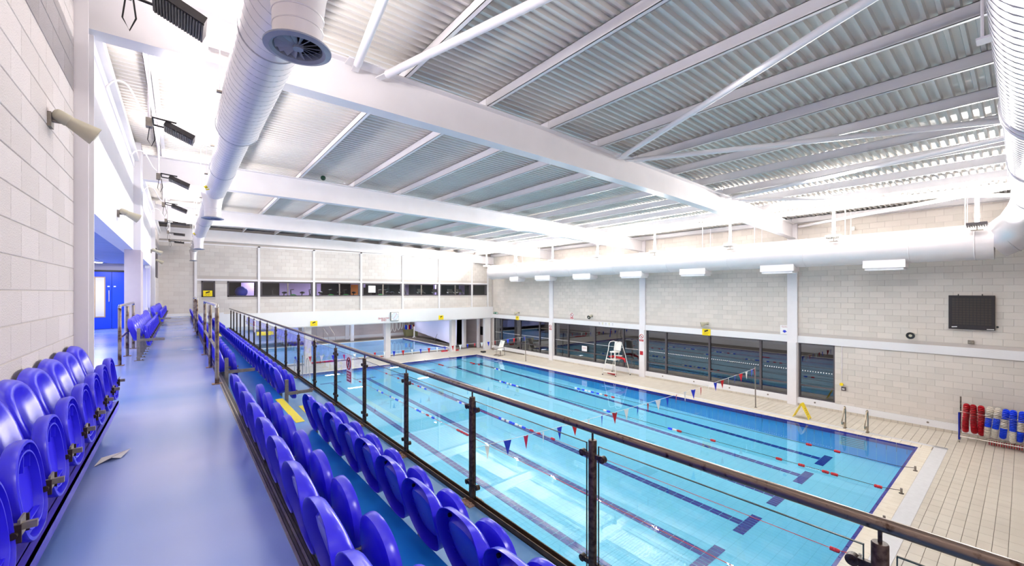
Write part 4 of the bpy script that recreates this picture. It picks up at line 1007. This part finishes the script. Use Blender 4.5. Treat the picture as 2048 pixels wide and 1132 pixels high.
# ------------------------------------------------------------------ signs, clock and wall fittings
def cctv(loc, wall, lab, w_=.42, h=.33):
    x, y, z = loc
    if wall == 'far': o = MB().box(x, x+w_, y-.02, y, z-h, z).build('camera_sign', 'yellow', cat='sign', label=lab); MB().obox((x+w_*.5, y-.022, z-h*.3), (1, 0, .35), (0, 1, 0), (-.35, 0, 1), w_*.22, .003, h*.1).build('camera_symbol', 'black', o); marks(o, (x+w_/2, y-.0205, z-h*.7), 'f', w_*.7, h*.4, 2, 5, 'brownprint')
    else: o = MB().box(x-.02, x, y-w_, y, z-h, z).build('camera_sign', 'yellow', cat='sign', label=lab); MB().obox((x-.022, y-w_*.5, z-h*.3), (0, -1, .35), (1, 0, 0), (0, .35, 1), w_*.22, .003, h*.1).build('camera_symbol', 'black', o); marks(o, (x-.0205, y-w_/2, z-h*.7), 'r', w_*.7, h*.4, 2, 5, 'brownprint')
cctv((6.57, YF-.10, 3.07), 'far', 'yellow camera notice at the left end of the far white fascia')
cctv((15.83, YF-.10, 3.10), 'far', 'yellow camera notice right of the clock on the far fascia')
cctv((1.05, YF-.03, 5.02), 'far', 'yellow camera notice in the small square far window', .42, .32)
cctv((XR-.06, 25.61, 3.01), 'r', 'yellow camera notice on the right wall nearest the far corner', .37, .30)
cctv((XR-.06, 10.45, 3.05), 'r', 'yellow camera notice above the widest right window')
ck = empty('wall_clock', (12.2, YF-.12, 3.17), 'square white pace clock on the far fascia', 'clock')
MB().bbox(11.9, 12.5, YF-.22, YF-.1, 2.86, 3.48, .015, 'y-').build('case', 'zinc', ck)
MB().box(11.92, 12.48, YF-.224, YF-.219, 2.88, 3.46).build('face', 'signw', ck)
MB().cyl((12.2, YF-.226, 3.17), (12.2, YF-.222, 3.17), .27, 32).build('dial', 'dial', ck)
for k in range(12):
    a = PI*k/6; MB().obox((12.2+.23*math.sin(a), YF-.228, 3.17+.23*math.cos(a)), (math.cos(a), 0, -math.sin(a)), (0, 1, 0), (math.sin(a), 0, math.cos(a)), .008, .002, .025).build('hour_mark', 'black', ck)
MB().obox((12.22, YF-.232, 3.19), (.6, 0, .8), (0, 1, 0), (-.8, 0, .6), .20, .002, .008).build('hand', 'red', ck)
sh = empty('depth_sign', (11.4, YF-.11, 3.0), 'red lettering reading shallow end on the far fascia', 'lettering')
text('SHALLOW\nEND', .175, (11.42, YF-.108, 2.98), RY, 'signr', sh)
def nosign(y, z, w_, h, lab, x=XR-.02, words='NO\nDIVING'):
    o = empty('prohibition_sign', (x, y, z), lab, 'sign')
    MB().box(x-.012, x, y-w_/2, y+w_/2, z-h/2, z+h/2).build('plate', 'signw', o)
    MB().torus((x-.014, y, z+h*.16), w_*.36, w_*.05, (1, 0, 0), 24, 6).obox((x-.014, y, z+h*.16), (0, .7, .7), (1, 0, 0), (0, -.7, .7), w_*.33, .003, w_*.04).build('ring', 'signr', o)
    MB().sphere((x-.015, y+w_*.1, z+h*.2), w_*.07, 8, 6).obox((x-.015, y, z+h*.13), (0, .5, .8), (1, 0, 0), (0, -.8, .5), w_*.16, .004, w_*.04).build('diver_symbol', 'black', o)
    MB().box(x-.016, x-.012, y-w_*.42, y+w_*.42, z-h*.42, z-h*.2).build('red_panel', 'signr', o)
    marks(o, (x-.0165, y, z-h*.31), 'r', w_*.7, h*.14, 2, 5, 'signw')
nosign(19.58, 3.27, .36, .42, 'white and red prohibition sign high on the right wall above the windows')
nosign(21.58, 2.38, .30, .42, 'white and red prohibition sign on the farther window column', XR-.14)
nosign(14.0, 2.28, .32, .5, 'white and red prohibition sign on the nearer window column', XR-.14)
MB().box(XR-.155, XR-.14, 13.9, 14.1, 1.28, 1.5).build('small_red_sign', 'signr', cat='sign', label='small red notice low on the nearer window column')
e = empty('exit_sign', (XR-.02, 28.37, 3.15), 'green and white exit sign in the far right corner', 'sign')
MB().box(XR-.03, XR-.015, 28.08, 28.66, 3.06, 3.24).build('plate', 'signg', e)
text('EXIT', .13, (XR-.034, 28.5, 3.15), RX, 'signw', e); MB().box(XR-.034, XR-.03, 28.12, 28.26, 3.09, 3.21).build('door_pictogram', 'signw', e)
a = empty('arrow_sign', (XR-.02, 6.72, 3.25), 'white sign with a blue arrow over the window column', 'sign')
MB().box(XR-.07, XR-.055, 6.55, 6.9, 3.05, 3.46).build('plate', 'signw', a)
MB().prism([(6.64, 3.18), (6.64, 3.20), (6.68, 3.20), (6.68, 3.24), (6.78, 3.24), (6.78, 3.20), (6.82, 3.20), (6.73, 3.12)], XR-.075, XR-.07, 'x').build('arrow', 'signb', a)
marks(a, (XR-.0705, 6.73, 3.39), 'r', .28, .09, 2, 7, 'signr')
for k, (ch, z) in enumerate(zip('DEPTH', (2.93, 2.92, 2.92, 2.92, 2.91))):
    o = MB().box(XR-.056, XR-.05, 17.12-.26*k, 17.22-.26*k, 2.93, 2.98).box(XR-.056, XR-.05, 17.13-.26*k, 17.2-.26*k, 2.85, 2.885).build('painted_mark', 'faded' if k % 2 == 0 else 'fadedy'); tag(o, 'tiny faded mark on the white wall beam, %s from the left' % ORD[k], 'marking', 'tiny marks on the wall beam')
# horn speakers
def horn(base, dirv, lab, elliptical=False, wallx=XR, sg=-1):
    h = empty('horn_speaker', base, lab, 'speaker')
    B0 = Vector(base); d_ = Vector(dirv).normalized(); c0 = B0+Vector((sg*.12, 0, 0))
    MB().obox(B0+Vector((sg*.015, 0, 0)), (1, 0, 0), (0, 1, 0), (0, 0, 1), .015, .05, .06).cyl(B0, c0, .015).obox(c0, d_, d_.cross((0, 0, 1)), (0, 0, 1), .10, .012, .015).build('bracket', 'zinc', h)
    s0 = c0-d_*.10+Vector((0, 0, .02))
    d_ = d_*(1. if elliptical else .74); kk = 1. if elliptical else .82
    MB().tube([s0, s0+d_*.015, s0+d_*.04, s0+d_*.13, s0+d_*.14, s0+d_*.38], [q_*kk for q_ in (.03, .05, .058, .062, .056, .098 if not elliptical else .13)], 24).build('horn', 'cream', h, smooth=True)
    MB().tube([s0+d_*.381, s0+d_*.383], [.075 if not elliptical else .122]*2, 20).build('mouth', 'black', h)
    MB().tube([s0+d_*.384, s0+d_*.392], [.05, .03], 16).build('plug', 'cream', h)
horn((XL, 5.02, CZ+1.41), (.86, .22, -.46), 'cream horn speaker on the near block wall, mouth towards the pool', sg=1)
horn((XL, 9.94, CZ+1.37), (.86, .25, -.42), 'cream horn speaker above the corridor opening', sg=1)
horn((XL+.1, 18.4, CZ+1.37), (.86, .25, -.42), 'cream horn speaker on the white wall beyond the pier', sg=1)
horn((XL, 24.2, CZ+1.37), (.86, .25, -.42), 'cream horn speaker at the far end of the left wall', sg=1)
horn((XR, 25.3, 3.3), (-.7, .5, -.35), 'cream horn speaker over the farthest right window', True)
horn((XR, 17.8, 3.36), (-.9, -.1, -.3), 'cream horn speaker above the middle right window', True)
horn((XR, 10.2, 3.32), (-.5, .8, -.25), 'cream horn speaker above the widest right window', True)
horn((XR, 2.6, 3.36), (-.98, .05, -.1), 'cream horn speaker on the wall left of the black board', True)
# black display board
bd = empty('display_board', (XR-.05, 1.15, 4.2), 'black square electronic display board on the right wall', 'display board')
MB().bbox(XR-.12, XR-.01, .62, 1.68, 3.66, 4.82, .01, 'x-').build('case', 'blackm', bd)
MB().box(XR-.125, XR-.12, .67, 1.63, 3.78, 4.77).build('screen', 'black', bd)
q = MB()
for i in range(11):
    for j in range(11): q.box(XR-.130, XR-.125, .70+.083*i, .765+.083*i, 3.82+.084*j, 3.885+.084*j)
q.build('display_cells', mat('cell_brown', (.20, .17, .15), .5), bd, kind='stuff')
MB().obox((XR-.13, 1.54, 3.735), (0, 1, -.1), (1, 0, 0), (0, .1, 1), .065, .004, .014).build('white_mark', 'signw', bd); MB().box(XR-.134, XR-.125, .64, .80, 3.685, 3.705).build('white_mark', 'signw', bd)
MB().cyl((XR-.06, .9, 4.82), (XR-.06, .9, 4.87), .012).cyl((XR-.06, 1.45, 4.82), (XR-.06, 1.45, 4.87), .012).build('lug', 'black', bd); MB().cyl((XR-.05, .57, 3.78), (XR-.01, .57, 3.78), .03).build('key_switch', 'black', bd)
MB().bbox(XR-.09, XR-.005, 1.09, 1.23, 3.17, 3.29, .01, 'x-').build('junction_box', 'zinc', cat='box', label='small grey box on the wall below the display board')
ph = empty('poolside_alarm', (XR-.05, 4.69, 1.12), 'yellow and grey alarm button on the wall right of the windows', 'alarm')
MB().cyl((XR-.07, 4.70, 1.17), (XR-.008, 4.70, 1.17), .06, 16).build('yellow_button', 'yellow', ph); MB().bbox(XR-.09, XR, 4.56, 4.70, .93, 1.08, .015, 'x-').build('grey_box', 'frame', ph); MB().box(XR-.095, XR-.09, 4.59, 4.67, .98, 1.02).build('label_strip', 'signw', ph); MB().cyl((XR-.02, 4.69, 1.2), (XR-.02, 4.69, 2.74), .012).build('conduit', 'cable', ph)
cd = MB().tube([(XR-.12, 4.3, 7.4), (XR-.12, 4.3, 7.55)], .05, 12).build('wall_sensor', 'white', cat='sensor', label='small white sensor on the wall above the big duct')

# ------------------------------------------------------------------ air ducts
def seamed(path, r, name, m, parent, pitch=.14, n=32):
    MB().tube(path, r, n, cap=False).build(name, m, parent, smooth=True)
DZ = CZ+2.3; DX = .64
dl = empty('spiral_air_duct', (DX, 12, DZ), 'white spiral air duct with swirl outlets above the seats on the left', 'air duct')
MB().tube([(DX, YN+.2, DZ), (DX, 6.9, DZ)], .255, 36).build('duct_section', 'duct', dl, smooth=True)
MB().tube([(DX, 6.9, DZ), (DX, 20.6, DZ)], .205, 36).build('duct_section', 'duct', dl, smooth=True)
MB().tube([(DX, 20.6, DZ), (DX, 28.2, DZ)], .17, 32).build('duct_section', 'duct', dl, smooth=True)
def spiral(y0, y1, r, name='spiral_seam', hand=1):
    q = MB(); pitch = .135; y = y0; n = 28
    pts = []; K = int((y1-y0)/pitch*n)
    for k in range(K+1): a = 2*PI*k/n; pts.append((DX+r*math.cos(a), y0+(y1-y0)*k/K, DZ+r*math.sin(a)))
    q.tube(pts, .0016, 4, cap=False).build(name, 'seam', dl, kind='stuff')
spiral(1.0, 6.9, .256); spiral(6.9, 20.6, .206); spiral(20.6, 28, .171)
rm = lambda r: MB().torus((0, 0, 0), r, .008, (0, 1, 0), 32, 6).mesh('joint_ring', M['seam'], smooth=True)
for y, r in ((6.9, .255), (6.9, .21), (9.4, .206), (13.0, .206), (16.5, .206), (20.6, .206), (4.2, .256), (24, .171)): inst(rm(r), 'joint_ring', (DX, y, DZ), dl)
FZ = CZ+1.68
vane = None
for i, (y, rr) in enumerate([(3.15, .235), (11.66, .215), (20.3, .20), (28.0, .18)]):
    x = .64 if i == 0 else .60; k = rr/.235*(.9 if i == 0 else 1)
    d_ = MB().tube([(x, y, DZ-.05), (x, y, DZ-.24), (x, y, FZ+.22), (x, y, FZ+.02)], [.24*k, .20*k, .178*k, .172*k], 32, cap=False).build('drop_outlet', 'duct', dl, smooth=True)
    MB().torus((x, y, FZ+.22), .178*k, .007, (0, 0, 1), 32, 6).torus((x, y, FZ+.13), .176*k, .005, (0, 0, 1), 32, 6).build('collar', 'duct', d_, smooth=True)
    # flange ring
    q = MB(); nn = 40
    for (r_2, z_) in ((.168, .04), (.172, 0), (.195, -.016), (.235, -.006), (.237, .004), (.18, .03)):
        for j in range(nn): a = 2*PI*j/nn; q.v.append((x+r_2*k*math.cos(a), y+r_2*k*math.sin(a), FZ+z_))
    for a in range(5):
        for j in range(nn): q.f.append((a*nn+j, a*nn+(j+1) % nn, (a+1)*nn+(j+1) % nn, (a+1)*nn+j))
    q.build('flange', 'diff', d_, smooth=True)
    MB().cyl((x, y, FZ+.05), (x, y, FZ+.052), .17*k, 32).build('dark_throat', 'dark', d_)
    MB().cyl((x, y, FZ-.006), (x, y, FZ+.03), .038*k, 20).build('hub', 'diff', d_)
    for j in range(16):
        a = 2*PI*j/16; dr = Vector((math.cos(a), math.sin(a), 0)); tn = Vector((-math.sin(a), math.cos(a), 0)); c0 = Vector((x, y, FZ+.014))+dr*.099*k
        ay = (tn*.8+Vector((0, 0, .6))).normalized()
        q = MB(); w0, w1 = .008*k, .024*k; up = ay
        p = [c0-dr*.065*k-up*w0, c0+dr*.062*k-up*w1, c0+dr*.062*k+up*w1, c0-dr*.065*k+up*w0]; nrm = dr.cross(up)*.0012
        q.v = [tuple(a_-nrm) for a_ in p]+[tuple(a_+nrm) for a_ in p]; q.f = [(0, 1, 2, 3), (7, 6, 5, 4), (0, 4, 5, 1), (1, 5, 6, 2), (2, 6, 7, 3), (3, 7, 4, 0)]
        q.build('vane', 'diff', d_)
for y in (2.4, 5.8, 8.0, 10.0, 12.6, 15.5, 18.2, 21.5, 24.5, 27):
    r = .255 if y < 6.9 else (.205 if y < 20.6 else .17)
    MB().cyl((DX-r-.02, y, DZ), (DX-r-.02, y, beam_top(.4)+.05), .005, 6).build('hanger_rod', 'cable', dl); MB().box(DX-r-.05, DX-r, y-.02, y+.02, DZ-.012, DZ+.01).build('hanger_lug', 'zinc', dl)
    MB().cyl((DX+r+.02, y, DZ), (DX+r+.02, y, beam_top(.4)+.05), .005, 6).build('hanger_rod', 'cable', dl)
MB().box(DX-.36, DX-.02, 6.22, 6.3, CZ+2.98, CZ+3.02).build('hanger_channel', 'duct', dl)
for i, y in enumerate((10.6, 19.3)):
    t = MB().cyl((DX-.19, y, DZ-.12), (DX-.23, y, DZ-.15), .03, 10).cyl((DX-.15, y+.0, DZ-.17), (DX-.21, y, DZ-.19), .012, 6).build('damper_handle', 'tape', dl)
# duct along the right wall
RXc, RZc, RR = 19.95, CZ+1.6, .575
dr_ = empty('wall_air_duct', (RXc, 14, RZc), 'large smooth white air duct running along the right wall', 'air duct')
MB().tube([(RXc, .6, RZc), (RXc, 27.3, RZc)], RR, 48).build('duct_section', 'duct', dr_, smooth=True)
for y in (27.25, 23.6, 21.0, 18.4, 14.9, 11.56, 8.54, 5.59, 2.51, 1.0): MB().torus((RXc, y, RZc), RR, .018 if y not in (14.9, 8.54) else .008, (0, 1, 0), 40, 6).build('joint_ring', 'duct', dr_, smooth=True)
for a, b in ((24.6, 23.9-.3), (21.75, 20.25), (18.15, 16.7), (14.5, 13.1), (10.9, 9.6), (7.2, 5.95), (3.75, 2.6)):
    o = MB().box(RXc-.36, RXc+.36, b, a, RZc-RR-.16, RZc-RR+.12).build('outlet_box', 'steel_white', dr_)
    MB().box(RXc-.32, RXc+.32, b+.05, a-.05, RZc-RR-.24, RZc-RR-.16).build('outlet_grille', 'grate', o)
for y in (24, 21.2, 15, 9.7, 7.4, 4.25, 1.2): MB().cyl((RXc-.4, y, RZc+.4), (RXc-.4, y, beam_top(19.5)+.1), .012, 8).build('hanger_rod', 'cable', dr_); MB().cyl((RXc+.4, y, RZc+.4), (RXc+.4, y, beam_top(20.3)+.1), .012, 8).build('hanger_rod', 'cable', dr_)
# silver duct crossing above the camera
ds = empty('silver_spiral_duct', (12, -.33, CZ+2.65), 'big silver spiral duct curving down at the right picture edge', 'air duct')
Y0_, Zs = -.33, CZ+2.65
MB().tube([(3.0, Y0_, Zs), (17.6, Y0_, Zs)], .55, 48).build('duct_section', 'duct_s', ds, smooth=True)
q = MB(); pts = []; n = 32; K = int((17.5-3.2)/.16*n)
for k in range(K+1): a = -2*PI*k/n; pts.append((3.2+(17.5-3.2)*k/K, Y0_+.552*math.cos(a), Zs+.552*math.sin(a)))
q.tube(pts, .006, 4, cap=False).build('spiral_seam', 'seam', ds, kind='stuff')
for x in (9.2, 9.45, 13.2, 17.5): MB().torus((x, Y0_, Zs), .557, .022, (1, 0, 0), 40, 8).build('joint_ring', 'duct_s', ds, smooth=True)
el = [(17.5, Y0_, Zs), (18.3, Y0_+.02, Zs-.06), (19.1, Y0_+.12, Zs-.28), (19.65, Y0_+.36, Zs-.62), (19.9, Y0_+.68, Zs-.9), (RXc, .62, RZc)]
MB().tube(el, .56, 48, cap=False).build('elbow', 'duct_s', ds, smooth=True)
for a, b in zip(el[1:], el[2:]):
    dv = Vector(b)-Vector(a); MB().torus(a, .565, .014, dv.normalized(), 40, 6).build('gore_seam', 'seam', ds, smooth=True)
MB().cyl((6.3, Y0_+.6, Zs-.1), (6.3, Y0_+.6, roof(6)-.1), .012).build('hanger_rod', 'cable', ds); MB().box(6.22, 6.38, Y0_+.5, Y0_+.64, Zs-.13, Zs-.11).build('hanger_foot', 'cable', ds); MB().cyl((15, Y0_+.58, Zs-.1), (15, Y0_+.58, roof(15)-.1), .012).build('hanger_rod', 'cable', ds)

# ------------------------------------------------------------------ light fittings
for i, y in enumerate(reversed(UPR_Y)):
    z = 7.02; x = 19.2
    u = empty('uplight', (x, y, z), 'white uplight on a ceiling pole above the right duct, %s from the far end' % ORD[i], 'light fitting', 'uplights over the right hand duct')
    MB().cyl((x, y, z+.02), (x, y, beam_top(x)-.005), .05, 12).build('pole', 'white', u, smooth=True)
    q = MB().box(x-.19, x+.19, y-.22, y+.22, z-.02, z+.06)
    for k in range(9): q.box(x-.18, x+.18, y-.2+.05*k-.006, y-.2+.05*k+.006, z-.07, z-.02)
    q.build('lamp_head', 'white' if i != 7 else 'blackm', u)
    MB().box(x-.13, x+.13, y-.16, y+.16, z+.06, z+.064).build('lamp_glass', 'lamp', u)
    MB().cyl((x, y, z-.16), (x, y, z-.02), .012).box(x-.12, x+.06, y-.13, y+.13, z-.18, z-.165).build('driver_tray', 'zinc', u)
for i, y in enumerate(UPL_Y):
    x, z = -.15, CZ+2.36
    lab = ['nearest black floodlight cropped by the top edge of the photo']+['black floodlight on a stirrup along the left ceiling, %s behind the nearest' % ORD[k] for k in range(7)]
    u = empty('floodlight', (x, y, z), lab[i], 'floodlight', 'black floodlights along the left side')
    if i == 1: pass
    hd = Vector((x+.14, y, z-.02)); ax = Vector((1, 0, -.42 if i < 4 else -.05)).normalized(); up = Vector((-ax.z, 0, ax.x)) if True else None
    q = MB().obox(hd+ax*.02, ax, (0, 1, 0), up, .18, .16, .034)
    for k in range(17): q.obox(hd+ax*(-.14+.021*k)-up*.038, ax, (0, 1, 0), up, .007, .15, .008)
    q.build('head', 'blackm', u)
    MB().obox(hd+ax*.02+up*.0355, ax, (0, 1, 0), up, .16, .13, .0015).build('lens', 'lamp', u)
    b = hd-ax*.17
    MB().tube([b+Vector((.14, .17, .01)), b+Vector((-.12, .17, .03)), b+Vector((-.12, -.17, .03)), b+Vector((.14, -.17, .01))], .013, 8).build('stirrup', 'black', u)
    MB().box(b.x-.20, b.x-.13, y-.06, y+.06, z-.02, z+.10).build('junction_box', 'zinc', u)
    MB().cyl((b.x-.165, y, z+.1), (b.x-.165, y, beam_top(0)+.02), .016).build('conduit', 'cable', u)
    MB().tube([(b.x-.16, y, z-.02), (b.x-.18, y, z-.2), (b.x-.14, y+.02, z-.28), (b.x-.1, y, z-.18), (b.x-.12, y, z)], .006, 6).build('flex', 'black', u)
for i, y in enumerate((8.2, 12.0, 16.0, 20.0)):
    pc_ = [Vector(v) for v in ((XL+.03, y, 7.85), (XL+.12, y+.05, 8.02), (XL+.25, y+.12, 8.02), (XL+.33, y+.2, 7.85), (XL+.40, y+.3, 7.7), (XL+.58, y+.35, 7.6))]
    for _ in range(2):
        o_ = [pc_[0]]
        for a, b in zip(pc_, pc_[1:]): o_ += [a.lerp(b, .25), a.lerp(b, .75)]
        pc_ = o_+[pc_[-1]]
    MB().tube(pc_, .012, 8).build('flexible_conduit', 'cable', cat='conduit', label='white flexible conduit looping off the left wall, %s from the camera' % ORD[i], group='conduits on the left wall', smooth=True)
MB().sphere((3.5, 13.72, beam_top(3.5)+.075), .075, 20, 14).build('stuck_ball', mat('dark_green_ball', (.05, .22, .14), .5), cat='ball', label='dark green ball stuck on top of the second roof beam', smooth=True)
MB().sphere((4.15, 13.74, beam_top(4.1)+.035), .035, 12, 8).build('stuck_ball', 'white', cat='ball', label='tiny white shuttle lying on the second roof beam right of the ball', smooth=True)
